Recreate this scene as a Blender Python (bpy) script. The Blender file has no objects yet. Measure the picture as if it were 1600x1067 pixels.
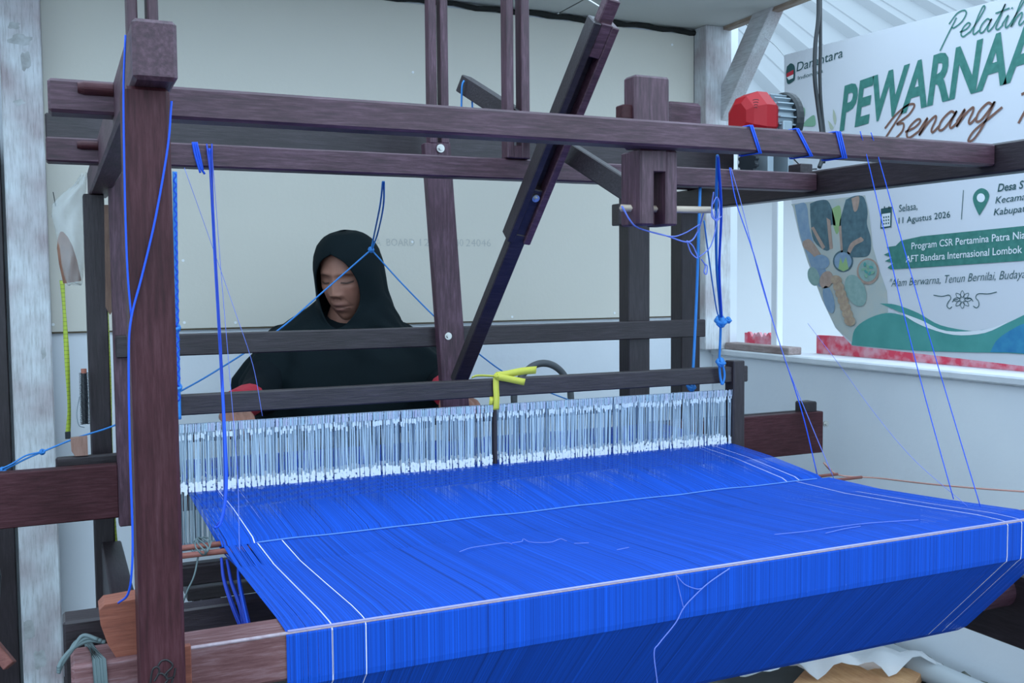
import bpy, bmesh, math, random
import numpy as np
from mathutils import Vector, Matrix
random.seed(7)
rng = np.random.default_rng(7)
scene = bpy.context.scene
col = scene.collection

# ------------------------------------------------------------------ camera
FOC = 1560.0
CX, CY = 800.0, 533.5
def _n(v):
    v = np.array(v, float); return v / np.linalg.norm(v)
_dY = _n([85 - CX, 447 - CY, FOC])
_dX = _n([4230 - CX, 412 - CY, FOC])
_dX = _n(_dX - _dY * (_dX @ _dY))
_dZ = np.cross(_dY, _dX)
if _dZ[1] > 0: _dZ = -_dZ
ROT = np.stack([_dX, _dY, _dZ])
CAM = np.array([0.0, 0.0, 1.2])
cam_data = bpy.data.cameras.new('camera')
cam_data.sensor_width = 36.0
cam_data.lens = 36.0 * FOC / 1600.0
cam_data.clip_start = 0.02
cam = bpy.data.objects.new('camera', cam_data)
col.objects.link(cam)
m = Matrix.Identity(4)
for i in range(3):
    m[i][0] = ROT[i, 0]; m[i][1] = -ROT[i, 1]; m[i][2] = -ROT[i, 2]; m[i][3] = CAM[i]
cam.matrix_world = m
scene.camera = cam

def at(x, y, X=None, Y=None, Z=None):
    """photo pixel -> point on the plane X=, Y= or Z= (metres)"""
    d = ROT @ np.array([x - CX, y - CY, FOC])
    if X is not None: t = X / d[0]
    elif Y is not None: t = Y / d[1]
    else: t = (Z - 1.2) / d[2]
    p = CAM + t * d
    return Vector((p[0], p[1], p[2]))

# ------------------------------------------------------------------ world, exposure
world = bpy.data.worlds.new('sky'); scene.world = world
world.use_nodes = True
bg = world.node_tree.nodes['Background']
bg.inputs[0].default_value = (0.61, 0.81, 1.0, 1)
bg.inputs[1].default_value = 1.55
scene.view_settings.view_transform = 'Standard'
scene.view_settings.look = 'None'
scene.view_settings.gamma = 1.0
scene.view_settings.use_curve_mapping = False
scene.view_settings.exposure = 0.90

# ------------------------------------------------------------------ materials
MATS = {}
def mat(name, color, rough=0.6, metal=0.0, spec=0.5, noise=None, bump=None, alpha=None, trans=None):
    """plain procedural material; noise=(scale, strength, colour2), bump=(scale, strength)"""
    if name in MATS: return MATS[name]
    mt = bpy.data.materials.new(name); mt.use_nodes = True
    nt = mt.node_tree; b = nt.nodes['Principled BSDF']
    b.inputs['Base Color'].default_value = (*color, 1)
    b.inputs['Roughness'].default_value = rough
    b.inputs['Metallic'].default_value = metal
    b.inputs['Specular IOR Level'].default_value = spec
    tc = nt.nodes.new('ShaderNodeTexCoord')
    if noise:
        n = nt.nodes.new('ShaderNodeTexNoise'); n.inputs['Scale'].default_value = noise[0]
        n.inputs['Detail'].default_value = 5
        nt.links.new(tc.outputs['Object'], n.inputs['Vector'])
        r = nt.nodes.new('ShaderNodeValToRGB')
        r.color_ramp.elements[0].position = 0.5 - noise[1] / 2; r.color_ramp.elements[1].position = 0.5 + noise[1] / 2
        r.color_ramp.elements[0].color = (*noise[2], 1); r.color_ramp.elements[1].color = (*color, 1)
        nt.links.new(n.outputs['Fac'], r.inputs['Fac']); nt.links.new(r.outputs['Color'], b.inputs['Base Color'])
    if bump:
        n2 = nt.nodes.new('ShaderNodeTexNoise'); n2.inputs['Scale'].default_value = bump[0]; n2.inputs['Detail'].default_value = 4
        nt.links.new(tc.outputs['Object'], n2.inputs['Vector'])
        bp = nt.nodes.new('ShaderNodeBump'); bp.inputs['Strength'].default_value = bump[1]; bp.inputs['Distance'].default_value = 0.004
        nt.links.new(n2.outputs['Fac'], bp.inputs['Height']); nt.links.new(bp.outputs['Normal'], b.inputs['Normal'])
    if alpha is not None: b.inputs['Alpha'].default_value = alpha
    if trans is not None: b.inputs['Transmission Weight'].default_value = trans
    MATS[name] = mt
    return mt

def wood(name, axis, dark, mid, light, rough=0.5, spec=0.5, fine=1.0):
    """grain stretched along one axis"""
    if name in MATS: return MATS[name]
    mt = bpy.data.materials.new(name); mt.use_nodes = True
    nt = mt.node_tree; b = nt.nodes['Principled BSDF']
    b.inputs['Roughness'].default_value = rough
    b.inputs['Specular IOR Level'].default_value = spec
    tc = nt.nodes.new('ShaderNodeTexCoord')
    mp = nt.nodes.new('ShaderNodeMapping')
    sc = [190.0 * fine] * 3; sc['xyz'.index(axis)] = 17.0 * fine
    mp.inputs['Scale'].default_value = sc
    nt.links.new(tc.outputs['Object'], mp.inputs['Vector'])
    n1 = nt.nodes.new('ShaderNodeTexNoise'); n1.inputs['Scale'].default_value = 1.0; n1.inputs['Detail'].default_value = 6
    n1.inputs['Roughness'].default_value = 0.7
    nt.links.new(mp.outputs['Vector'], n1.inputs['Vector'])
    r = nt.nodes.new('ShaderNodeValToRGB')
    e = r.color_ramp.elements
    e[0].position = 0.3; e[0].color = (*dark, 1); e[1].position = 0.74; e[1].color = (*light, 1)
    k = e.new(0.5); k.color = (*mid, 1)
    nt.links.new(n1.outputs['Fac'], r.inputs['Fac'])
    n2 = nt.nodes.new('ShaderNodeTexNoise'); n2.inputs['Scale'].default_value = 7.0; n2.inputs['Detail'].default_value = 3
    nt.links.new(tc.outputs['Object'], n2.inputs['Vector'])
    mx = nt.nodes.new('ShaderNodeMix'); mx.data_type = 'RGBA'; mx.blend_type = 'MULTIPLY'
    r2 = nt.nodes.new('ShaderNodeValToRGB')
    r2.color_ramp.elements[0].position = 0.3; r2.color_ramp.elements[0].color = (0.62, 0.5, 0.5, 1)
    r2.color_ramp.elements[1].position = 0.65; r2.color_ramp.elements[1].color = (1, 1, 1, 1)
    nt.links.new(n2.outputs['Fac'], r2.inputs['Fac'])
    mx.inputs['Factor'].default_value = 1.0
    nt.links.new(r.outputs['Color'], mx.inputs['A']); nt.links.new(r2.outputs['Color'], mx.inputs['B'])
    nt.links.new(mx.outputs['Result'], b.inputs['Base Color'])
    bp = nt.nodes.new('ShaderNodeBump'); bp.inputs['Strength'].default_value = 0.35; bp.inputs['Distance'].default_value = 0.002
    nt.links.new(n1.outputs['Fac'], bp.inputs['Height']); nt.links.new(bp.outputs['Normal'], b.inputs['Normal'])
    MATS[name] = mt
    return mt

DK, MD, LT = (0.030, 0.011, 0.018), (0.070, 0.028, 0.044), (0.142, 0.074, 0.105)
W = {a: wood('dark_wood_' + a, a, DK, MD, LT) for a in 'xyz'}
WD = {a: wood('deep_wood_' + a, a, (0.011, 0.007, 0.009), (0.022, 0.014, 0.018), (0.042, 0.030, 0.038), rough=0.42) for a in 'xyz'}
WR = {a: wood('red_wood_' + a, a, (0.030, 0.007, 0.009), (0.060, 0.015, 0.020), (0.095, 0.036, 0.044), spec=0.25) for a in 'xyz'}
WG = {a: wood('raw_wood_' + a, a, (0.10, 0.030, 0.032), (0.19, 0.085, 0.085), (0.33, 0.22, 0.24), rough=0.7) for a in 'xyz'}
WO = wood('orange_wood', 'x', (0.17, 0.045, 0.025), (0.26, 0.075, 0.042), (0.32, 0.11, 0.065), rough=0.6)
WP = wood('pale_stick_wood', 'x', (0.45, 0.36, 0.26), (0.6, 0.5, 0.38), (0.68, 0.6, 0.5), rough=0.6)
M_BOLT = mat('galvanised_steel', (0.55, 0.55, 0.52), 0.35, 0.8)
M_BLUE = mat('blue_cord', (0.004, 0.075, 0.60), 0.6)
M_DBLUE = mat('deep_blue_cord', (0.004, 0.035, 0.36), 0.65)
M_LBLUE = mat('light_blue_rope', (0.025, 0.20, 0.55), 0.55)
M_PBLUE = mat('pale_violet_thread', (0.13, 0.19, 0.62), 0.7)
M_BLACK = mat('black_rubber', (0.012, 0.016, 0.02), 0.45)
M_YELLOW = mat('yellow_ribbon', (0.60, 0.57, 0.06), 0.5, bump=(60, 0.3))
M_WHITE = mat('white_paint', (0.74, 0.76, 0.78), 0.7, noise=(9, 0.5, (0.58, 0.61, 0.64)))

# ------------------------------------------------------------------ helpers
def tag(o, label=None, cat=None, group=None, kind=None):
    if label: o['label'] = label
    if cat: o['category'] = cat
    if group: o['group'] = group
    if kind: o['kind'] = kind
    return o

def empty(name, loc, label, cat, group=None):
    o = bpy.data.objects.new(name, None); col.objects.link(o)
    o.location = loc; o.empty_display_size = 0.05
    return tag(o, label, cat, group)

def wloc(o):
    v = Vector((0, 0, 0))
    while o is not None:
        v += Vector(o.location); o = o.parent
    return v

def link(name, verts, faces, mtl, parent=None, smooth=False, origin=None):
    """verts in world metres; one mesh object"""
    base = wloc(parent) if parent else Vector((0, 0, 0))
    org = Vector(origin) if origin is not None else base
    me = bpy.data.meshes.new(name)
    V = np.array([tuple(v) for v in verts], float) - np.array(org)
    me.from_pydata(V.tolist(), [], [tuple(f) for f in faces])
    if mtl: me.materials.append(mtl)
    if smooth: me.polygons.foreach_set('use_smooth', [True] * len(me.polygons))
    me.update()
    o = bpy.data.objects.new(name, me); col.objects.link(o)
    if parent: o.parent = parent
    o.location = org - base
    return o

def bm_link(name, bm, mtl, parent=None, smooth=False, origin=None):
    bm.verts.index_update()
    vs = [v.co.copy() for v in bm.verts]; fs = [[v.index for v in f.verts] for f in bm.faces]
    bm.free()
    return link(name, vs, fs, mtl, parent, smooth, origin)

def bm_box(bm, x, y, z, bevel=0.0025, M=None):
    r = bmesh.ops.create_cube(bm, size=1.0)
    vs = r['verts']
    for v in vs:
        v.co = Vector(((x[0] + x[1]) / 2 + v.co.x * (x[1] - x[0]), (y[0] + y[1]) / 2 + v.co.y * (y[1] - y[0]), (z[0] + z[1]) / 2 + v.co.z * (z[1] - z[0])))
    if bevel:
        es = set()
        for v in vs: es.update(v.link_edges)
        r = bmesh.ops.bevel(bm, geom=list(es), offset=bevel, segments=1, affect='EDGES')
        vs = list({v for f in r['faces'] for v in f.verts})
    if M is not None: bmesh.ops.transform(bm, matrix=M, verts=vs)

def box(name, x, y, z, mtl, parent=None, bevel=0.0025, origin=None):
    bm = bmesh.new(); bm_box(bm, x, y, z, bevel)
    return bm_link(name, bm, mtl, parent, origin=origin)

def bar_pts(p0, p1, w, d, depth_dir=(0, 1, 0)):
    """eight corners of a bar from p0 to p1: width w across, depth d along depth_dir"""
    p0, p1 = Vector(p0), Vector(p1)
    ax = (p1 - p0).normalized(); dd = Vector(depth_dir)
    dd = (dd - ax * dd.dot(ax)).normalized(); ww = ax.cross(dd).normalized()
    return ax, ww, dd

def bar(name, p0, p1, w, d, mtl, parent=None, depth_dir=(0, 1, 0), bevel=0.002):
    p0, p1 = Vector(p0), Vector(p1)
    ax, ww, dd = bar_pts(p0, p1, w, d, depth_dir)
    L = (p1 - p0).length
    M = Matrix((( ax.x, ww.x, dd.x, p0.x), (ax.y, ww.y, dd.y, p0.y), (ax.z, ww.z, dd.z, p0.z), (0, 0, 0, 1)))
    bm = bmesh.new(); bm_box(bm, (0, L), (-w / 2, w / 2), (-d / 2, d / 2), bevel, M)
    return bm_link(name, bm, mtl, parent)

def cat_rom(pts, k=6):
    P = [np.array(p, float) for p in pts]
    if len(P) < 3: return P
    Q = [2 * P[0] - P[1]] + P + [2 * P[-1] - P[-2]]
    out = []
    for i in range(1, len(Q) - 2):
        for s in range(k):
            t = s / k
            out.append(0.5 * ((2 * Q[i]) + (-Q[i - 1] + Q[i + 1]) * t + (2 * Q[i - 1] - 5 * Q[i] + 4 * Q[i + 1] - Q[i + 2]) * t * t
                              + (-Q[i - 1] + 3 * Q[i] - 3 * Q[i + 1] + Q[i + 2]) * t ** 3))
    out.append(P[-1])
    return out

def tube_geo(pts, r, sides=6, closed_ends=True):
    P = [np.array(p, float) for p in pts]
    n = len(P); rr = r if hasattr(r, '__len__') else [r] * n
    V, Fc = [], []
    up = np.array([0.0, 0.0, 1.0]); prev = None
    for i in range(n):
        t = P[min(i + 1, n - 1)] - P[max(i - 1, 0)]
        t = t / (np.linalg.norm(t) + 1e-12)
        if prev is None:
            a = np.cross(t, up)
            if np.linalg.norm(a) < 0.05: a = np.cross(t, np.array([1.0, 0, 0]))
        else:
            a = prev - t * (prev @ t)
        a = a / (np.linalg.norm(a) + 1e-12); b = np.cross(t, a); prev = a
        for s in range(sides):
            an = 2 * math.pi * s / sides
            V.append(P[i] + rr[i] * (math.cos(an) * a + math.sin(an) * b))
    for i in range(n - 1):
        for s in range(sides):
            s2 = (s + 1) % sides
            Fc.append((i * sides + s, i * sides + s2, (i + 1) * sides + s2, (i + 1) * sides + s))
    if closed_ends:
        Fc.append(tuple(range(sides))[::-1]); Fc.append(tuple((n - 1) * sides + s for s in range(sides)))
    return V, Fc

def merge(geos):
    V, Fc = [], []
    for v, f in geos:
        k = len(V); V += list(v); Fc += [tuple(i + k for i in q) for q in f]
    return V, Fc

def tube(name, pts, r, mtl, parent=None, sides=6, smooth=True, spline=True, origin=None):
    p = cat_rom(pts) if spline else pts
    if hasattr(r, '__len__') and spline: r = list(np.interp(np.linspace(0, 1, len(p)), np.linspace(0, 1, len(r)), r))
    v, f = tube_geo(p, r, sides)
    return link(name, v, f, mtl, parent, smooth, origin)

def cyl_geo(p0, p1, r0, r1=None, sides=20):
    return tube_geo([p0, p1], [r0, r1 if r1 is not None else r0], sides)

def cyl(name, p0, p1, r, mtl, parent=None, sides=20, r1=None):
    v, f = cyl_geo(p0, p1, r, r1, sides)
    return link(name, v, f, mtl, parent)

def bolt(c, nrm, r, parent):
    """washer with a raised nut"""
    c, nrm = Vector(c), Vector(nrm)
    g = [cyl_geo(c, c + nrm * 0.003, r, None, 20), cyl_geo(c + nrm * 0.003, c + nrm * 0.008, r * 0.55, None, 6)]
    v, f = merge(g)
    return link('bolt', v, f, M_BOLT, parent)

def ribbon_geo(pts, w, wdir):
    """flat strip along pts, half width w in direction wdir (list or single)"""
    V, Fc = [], []
    for i, p in enumerate(pts):
        p = np.array(p, float); d = np.array(wdir[i] if isinstance(wdir, list) else wdir, float)
        V += [p - d * w, p + d * w]
    for i in range(len(pts) - 1): Fc.append((2 * i, 2 * i + 1, 2 * i + 3, 2 * i + 2))
    return V, Fc

def solid(o, th, off=0.0):
    md = o.modifiers.new('thickness', 'SOLIDIFY'); md.thickness = th; md.offset = off; md.use_even_offset = False
    return o

def remesh_obj(name, geo, voxel, mtl, parent=None, smooth_it=3):
    v, f = geo
    tmp = link('tmp', v, f, None, None)
    md = tmp.modifiers.new('r', 'REMESH'); md.mode = 'VOXEL'; md.voxel_size = voxel
    if smooth_it:
        sm = tmp.modifiers.new('s', 'SMOOTH'); sm.iterations = smooth_it; sm.factor = 0.5
    dg = bpy.context.evaluated_depsgraph_get(); dg.update()
    me = bpy.data.meshes.new_from_object(tmp.evaluated_get(dg))
    n = len(me.vertices); co = np.zeros(n * 3); me.vertices.foreach_get('co', co); co = co.reshape(-1, 3)
    fs = [tuple(p.vertices) for p in me.polygons]
    bpy.data.objects.remove(tmp); bpy.data.meshes.remove(me)
    if mtl is None and parent is None and name is None: return co, fs
    return link(name, co, fs, mtl, parent, True)

# ================================================================== SETTING
BACK = 3.30
RW = 2.40      # inner face of the right half wall
M_FLOOR = mat('concrete_floor', (0.12, 0.125, 0.125), 0.8, noise=(6, 0.6, (0.08, 0.08, 0.075)), bump=(40, 0.3))
box('floor', (-2.2, 2.52), (-1.2, 3.42), (-0.1, 0.0), M_FLOOR, bevel=0)
tag(bpy.data.objects['floor'], 'grey concrete floor under the loom', None, None, 'structure')
M_GROUND = mat('pale_ground', (0.09, 0.09, 0.085), 0.9, noise=(2, 0.6, (0.07, 0.07, 0.065)))
o = box('ground', (-12, 16), (-12, 16), (-0.35, -0.12), M_GROUND, bevel=0)
tag(o, 'pale ground outside around the workshop', None, None, 'structure')

M_PLASTER = mat('white_plaster', (0.76, 0.79, 0.82), 0.85, noise=(3.5, 0.7, (0.66, 0.70, 0.75)), bump=(25, 0.25))
o = box('wall_back', (-2.2, RW + 0.12), (BACK + 0.012, BACK + 0.12), (0, 2.6), M_PLASTER, bevel=0)
tag(o, 'white plaster back wall behind the weaver', None, None, 'structure')
M_BOARD = mat('cream_cement_board', (0.68, 0.645, 0.565), 0.8, noise=(2.2, 0.9, (0.62, 0.60, 0.535)), bump=(70, 0.12))
board = box('panel', (-0.012, 2.30), (BACK, BACK + 0.012), (1.062, 2.155), M_BOARD, o, bevel=0.001)
box('panel', (-2.2, -0.16), (BACK, BACK + 0.012), (1.062, 2.155), M_BOARD, o, bevel=0.001)
wall_back = o
box('edge_gap', (-0.012, 2.30), (BACK + 0.002, BACK + 0.012), (1.0575, 1.0622), mat('brown_gap', (0.10, 0.075, 0.045), 0.9), o, bevel=0)
M_NAIL = mat('nail_head', (0.85, 0.87, 0.88), 0.4)
for q in [(645, 113), (644, 378), (83, 507), (286, 407), (288, 504), (368, 504), (800, 495), (960, 489), (1050, 70)]:
    p = at(*q, Y=BACK)
    v, f = cyl_geo(p - Vector((0, 0.002, 0)), p + Vector((0, 0.004, 0)), 0.0045, None, 10)
    link('nail_head', v, f, M_NAIL, board)
M_GAP = mat('black_seam_shadow', (0.012, 0.013, 0.012), 0.9, bump=(90, 0.6))
g = []
pp = []
for i in range(60):
    X = -0.1 + 2.42 * i / 59
    pp.append((X, BACK - 0.004, 2.166 + 0.003 * math.sin(i * 1.7) + 0.0025 * math.sin(i * 0.63)))
v, f = tube_geo(pp, [0.008 + 0.004 * random.random() for _ in pp], 6)
link('gap_shadow_strip', v, f, M_GAP, wall_back, True)  # dark strip added for the shadow in the gap below the ceiling

# right half wall with its sill
wr = box('wall_right', (RW, RW + 0.12), (-0.2, BACK + 0.012), (0, 0.905), M_PLASTER, bevel=0.004)
tag(wr, 'white plastered half wall beneath the window opening', None, None, 'structure')
M_MOSS = mat('mossy_stain', (0.10, 0.11, 0.08), 0.95, noise=(30, 0.3, (0.30, 0.31, 0.28)))
# rough mossy fillet along the wall foot
fv, ff = [], []
for i in range(80):
    Y = 1.6 + 1.6 * i / 79
    h = 0.012 + 0.02 * abs(math.sin(i * 0.9) * math.sin(i * 0.37)) + 0.01 * random.random()
    fv += [(RW + 0.002, Y, h + 0.02), (RW - 0.006, Y, h * 0.6), (RW - 0.02 - h * 0.5, Y, 0.001), (RW + 0.002, Y, 0.001)]
for i in range(79):
    for s in range(4):
        ff.append((i * 4 + s, i * 4 + (s + 1) % 4, i * 4 + 4 + (s + 1) % 4, i * 4 + 4 + s))
link('mossy_foot', fv, ff, M_MOSS, wr)
sill = box('window_sill', (RW - 0.02, RW + 0.15), (-0.2, BACK), (0.905, 0.93), M_WHITE, wr, bevel=0.005)

# left side wall, far to the left
o = box('wall_left', (-2.3, -2.2), (0.9, BACK + 0.12), (0, 2.6), M_PLASTER, bevel=0)
tag(o, 'white plaster wall closing the left side', None, None, 'structure')

# ceiling boards
M_CEIL = mat('ceiling_board', (0.62, 0.63, 0.60), 0.85, noise=(3, 0.8, (0.55, 0.56, 0.54)))
xs = at(867, 19, Z=2.19).x
ceil = box('ceiling', (-2.2, xs - 0.004), (2.55, BACK + 0.012), (2.178, 2.19), M_CEIL, bevel=0)
tag(ceil, 'cream ceiling boards over the back of the workshop', None, None, 'structure')
box('panel', (xs + 0.004, RW - 0.02), (2.55, BACK + 0.012), (2.178, 2.19), M_CEIL, ceil, bevel=0.001)
box('seam', (xs - 0.004, xs + 0.004), (2.55, BACK), (2.180, 2.186), M_GAP, ceil, bevel=0)
M_EDGE = wood('edge_timber', 'y', (0.25, 0.19, 0.14), (0.38, 0.30, 0.23), (0.5, 0.42, 0.34), rough=0.7)
box('edge_batten', (RW - 0.02, RW + 0.015), (2.55, BACK + 0.012), (2.165, 2.20), M_EDGE, ceil)

# white-painted timber posts and brace
M_WPOST = wood('white_washed_timber', 'z', (0.42, 0.43, 0.43), (0.60, 0.63, 0.65), (0.70, 0.73, 0.76), rough=0.75)
o = box('trim_1', (-0.118, -0.012), (3.17, 3.295), (0, 2.178), M_WPOST, bevel=0.004)
tag(o, 'white-washed timber post left of the loom against the back wall', None, None, 'structure')
M_STAIN = mat('grey_wood_stain', (0.30, 0.30, 0.29), 0.9, noise=(40, 0.5, (0.5, 0.52, 0.53)))
for (a_, b_, rx_, ry_) in ((32, 62, 20, 9), (40, 95, 8, 16), (22, 40, 10, 6), (30, 160, 9, 5), (68, 552, 4, 9), (40, 985, 14, 18), (62, 1030, 10, 16), (30, 1020, 9, 24)):
    pts_ = []
    for k_ in range(14):
        an_ = 2 * math.pi * k_ / 14; w_ = 0.65 + 0.5 * abs(math.sin(k_ * 2.3 + a_))
        q_ = at(a_ + rx_ * w_ * math.cos(an_), b_ + ry_ * w_ * math.sin(an_), Y=3.1692)
        q_.x = min(max(q_.x, -0.113), -0.017); pts_.append(q_)
    link('stain', pts_, [tuple(range(14))], M_STAIN, o)
o = box('trim_2', (2.30, RW + 0.02), (3.22, 3.30), (0.93, 2.178), M_WPOST, bevel=0.003)
tag(o, 'white-washed corner post between back wall and window opening', None, None, 'structure')
M_BRACE = wood('grey_washed_timber', 'y', (0.40, 0.41, 0.41), (0.54, 0.56, 0.57), (0.66, 0.68, 0.69), rough=0.8)
o = bar('trim_3', (RW - 0.0, 3.29, 1.80), (RW - 0.0, 2.86, 2.32), 0.085, 0.06, M_BRACE, None, (1, 0, 0))
tag(o, 'slanting white-washed brace rising from the corner post', None, None, 'structure')
# window bars outside the sill
M_WBAR = mat('white_window_bar', (0.8, 0.82, 0.85), 0.6)
o = box('window_1', (RW + 0.10, RW + 0.13), (3.04, 3.075), (0.93, 1.50), M_WBAR)
tag(o, 'slim white upright bar of the unglazed window opening', None, None, 'structure')

# dark plank leaning left of the white post
o = box('storage_plank', (-0.42, -0.128), (3.20, 3.235), (0.0, 1.62), WD['z'])
tag(o, 'dark upright plank standing left of the white-washed post', 'plank')

# neighbouring house outside: pale ribbed roof, white wall
house = empty('neighbour_house', (6.0, 6.5, -0.12), 'neighbouring house with a pale ribbed metal roof outside the window', 'house')
M_ROOF = mat('pale_roof_sheet', (0.235, 0.25, 0.26), 0.6, noise=(1.2, 0.8, (0.205, 0.22, 0.235)))
d1 = Vector((0.29, 0.83, 0.48)).normalized()
d2 = Vector((0.944, -0.33, 0.0)).normalized()
p0 = Vector((2.75, 3.50, 1.80))
bm = bmesh.new()
prof = []
s = -2.6
while s < 7.5:
    prof += [(s, 0.0), (s + 0.05, 0.0), (s + 0.075, 0.045), (s + 0.115, 0.045), (s + 0.14, 0.0), (s + 0.24, 0.0), (s + 0.245, 0.006), (s + 0.255, 0.0)]
    s += 0.40
nrm = d2.cross(d1)
if nrm.z < 0: nrm = -nrm
rv, rf = [], []
for L in (0.0, 7.0):
    for (a, h) in prof: rv.append(p0 + d2 * a + d1 * L + nrm * h)
n = len(prof)
for i in range(n - 1): rf.append((i, i + 1, n + i + 1, n + i))
roof = link('roof', rv, rf, M_ROOF, house)
M_HWALL = mat('white_house_wall', (0.82, 0.83, 0.84), 0.8)
wp = p0 + d1 * 0.7
wv = []
for a in (-2.0, 7.0):
    for dd in (0.0, 0.2):
        for z in (-0.12, 2.0):
            q = wp + d2 * a + Vector((0.33, 0.944, 0)) * dd
            wv.append((q.x, q.y, z))
link('wall', wv, [(0, 1, 5, 4), (2, 3, 7, 6), (0, 1, 3, 2), (4, 5, 7, 6), (1, 3, 7, 5), (0, 2, 6, 4)], M_HWALL, house)

# ================================================================== LOOM
loom = empty('weaving_loom', (0.93, 1.85, 0.0), 'large dark reddish-brown wooden hand loom with a heavy timber frame', 'loom')
XL0, XL1 = 0.080, 0.124
XR0, XR1 = 1.740, 1.785
# side beams on top
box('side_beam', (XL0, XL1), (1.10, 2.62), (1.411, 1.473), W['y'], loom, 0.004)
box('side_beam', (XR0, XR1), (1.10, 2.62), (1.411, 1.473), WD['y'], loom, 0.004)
# front and rear posts
pL = box('post', (0.072, 0.119), (1.138, 1.198), (0, 1.411), WR['z'], loom, 0.004)
box('post', (XR0 + 0.002, XR1 - 0.002), (1.138, 1.198), (0, 1.411), WR['z'], loom, 0.004)
box('post', (0.066, 0.111), (2.50, 2.56), (0, 1.411), WD['z'], loom, 0.003)
box('post', (1.70, 1.768), (2.50, 2.56), (0, 1.411), WD['z'], loom, 0.003)
box('top_block', (1.655, 1.775), (2.50, 2.545), (1.473, 1.728), W['x'], loom, 0.010)
# lower side rails
box('lower_rail', (XL0, XL1), (1.198, 2.50), (0.456, 0.600), WD['y'], loom, 0.003)
box('lower_rail', (XR0, XR1), (1.10, 2.50), (0.456, 0.605), WD['y'], loom, 0.003)
# top cross beams with through tenons
cb1 = box('cross_beam', (0.0, XR0), (1.445, 1.49), (1.427, 1.471), W['x'], loom, 0.004)
cb2 = box('cross_beam', (-0.006, XR0), (1.965, 2.01), (1.421, 1.465), W['x'], loom, 0.003)
cb3 = box('cross_beam', (-0.007, 1.815), (2.40, 2.445), (1.474, 1.574), WD['x'], loom, 0.003)
cyl('dowel', (0.095, 2.42, 1.555), (0.095, 2.42, 1.575), 0.009, WD['z'], loom)
def wedge(x0, x1, y, z, hh):
    """half round wedge peg lying against a tenon"""
    V, Fc = [], []
    N = 10
    for X, sc in ((x0, 0.75), (x0 + 0.008, 1.0), (x1, 1.0)):
        for i in range(N + 1):
            a = math.pi * i / N
            V.append((X, y - 0.004 - 0.012 * sc * math.sin(a) * 0.8, z + hh * 0.5 * sc * math.cos(a)))
    for k in range(2):
        for i in range(N): Fc.append((k * 11 + i, k * 11 + i + 1, (k + 1) * 11 + i + 1, (k + 1) * 11 + i))
    Fc += [tuple(range(11))[::-1], tuple(range(22, 33)), (0, 11, 22, 32, 21, 10)]
    return link('wedge', V, Fc, WR['x'], loom, False)
wedge(0.036, 0.0795, 1.449, 1.460, 0.018)
wedge(0.045, 0.0795, 1.969, 1.452, 0.016)
# two stub slats standing on the near end of the left side beam
for xx in ((0.083, 0.094), (0.104, 0.116)):
    box('stub_slat', xx, (1.20, 1.235), (1.473, 1.66), W['z'], loom, 0.002)
# slat pair standing on the second cross beam
a0 = at(792, 120, Y=1.935).x
for (u0, u1) in ((791, 803), (814, 828)):
    x0 = at(u0, 120, Y=1.955).x; x1 = at(u1, 120, Y=1.955).x
    box('lever_slat', (x0 + 0.002, x1), (1.955, 1.988), (1.465, 1.93), W['z'], loom, 0.002)
xg0 = at(791, 120, Y=1.955).x; xg1 = at(828, 120, Y=1.955).x
box('slat_block', (xg0 + 0.004, xg1 - 0.002), (1.957, 1.988), (1.465, 1.492), W['z'], loom, 0.002)
# forked hanger block behind the first cross beam
hx0, hx1 = at(990, 117, Y=1.495).x, at(1045, 117, Y=1.495).x
box('hanger_block', (hx0, hx1), (1.491, 1.53), (1.43, at(1000, 117, Y=1.495).z), W['z'], loom, 0.004)
fx0, fx1 = at(1000, 290, Y=1.48).x, at(1058, 290, Y=1.48).x
zt, zb = 1.4265, at(1030, 352, Y=1.48).z
sx0, sx1 = at(1022, 300, Y=1.48).x, at(1040, 300, Y=1.48).x
szt = at(1030, 268, Y=1.48).z
bm = bmesh.new()
bm_box(bm, (fx0, sx0), (1.478, 1.545), (zb, zt), 0.003)
bm_box(bm, (sx1, fx1), (1.478, 1.545), (zb, zt), 0.003)
bm_box(bm, (sx0 - 0.004, sx1 + 0.004), (1.480, 1.543), (szt, zt - 0.001), 0.001)
bm_box(bm, (sx0 - 0.004, sx1 + 0.004), (1.515, 1.543), (zb + 0.002, zb + 0.028), 0.001)
bm_link('forked_hanger', bm, W['z'], loom)
tx0 = at(973, 170, Y=1.50).x
box('tenon_stub', (tx0, hx0 + 0.004), (1.50, 1.525), (1.468, at(980, 163, Y=1.5).z), WR['x'], loom, 0.002)
# front rest beam carrying the warp, its end and wedge block
RB = (0.003, 1.742)
box('front_rest_beam', RB, (1.2, 1.262), (0.716, 0.776), WG['x'], loom, 0.004)
M_WORN = mat('worn_edge_highlight', (0.45, 0.38, 0.42), 0.8, noise=(120, 0.5, (0.3, 0.2, 0.22)))  # worn wood edge, with its highlight put into the pale colour
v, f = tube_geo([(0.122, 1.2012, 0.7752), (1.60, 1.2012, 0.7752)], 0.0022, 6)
link('worn_lit_edge', v, f, M_WORN, loom)
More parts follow.
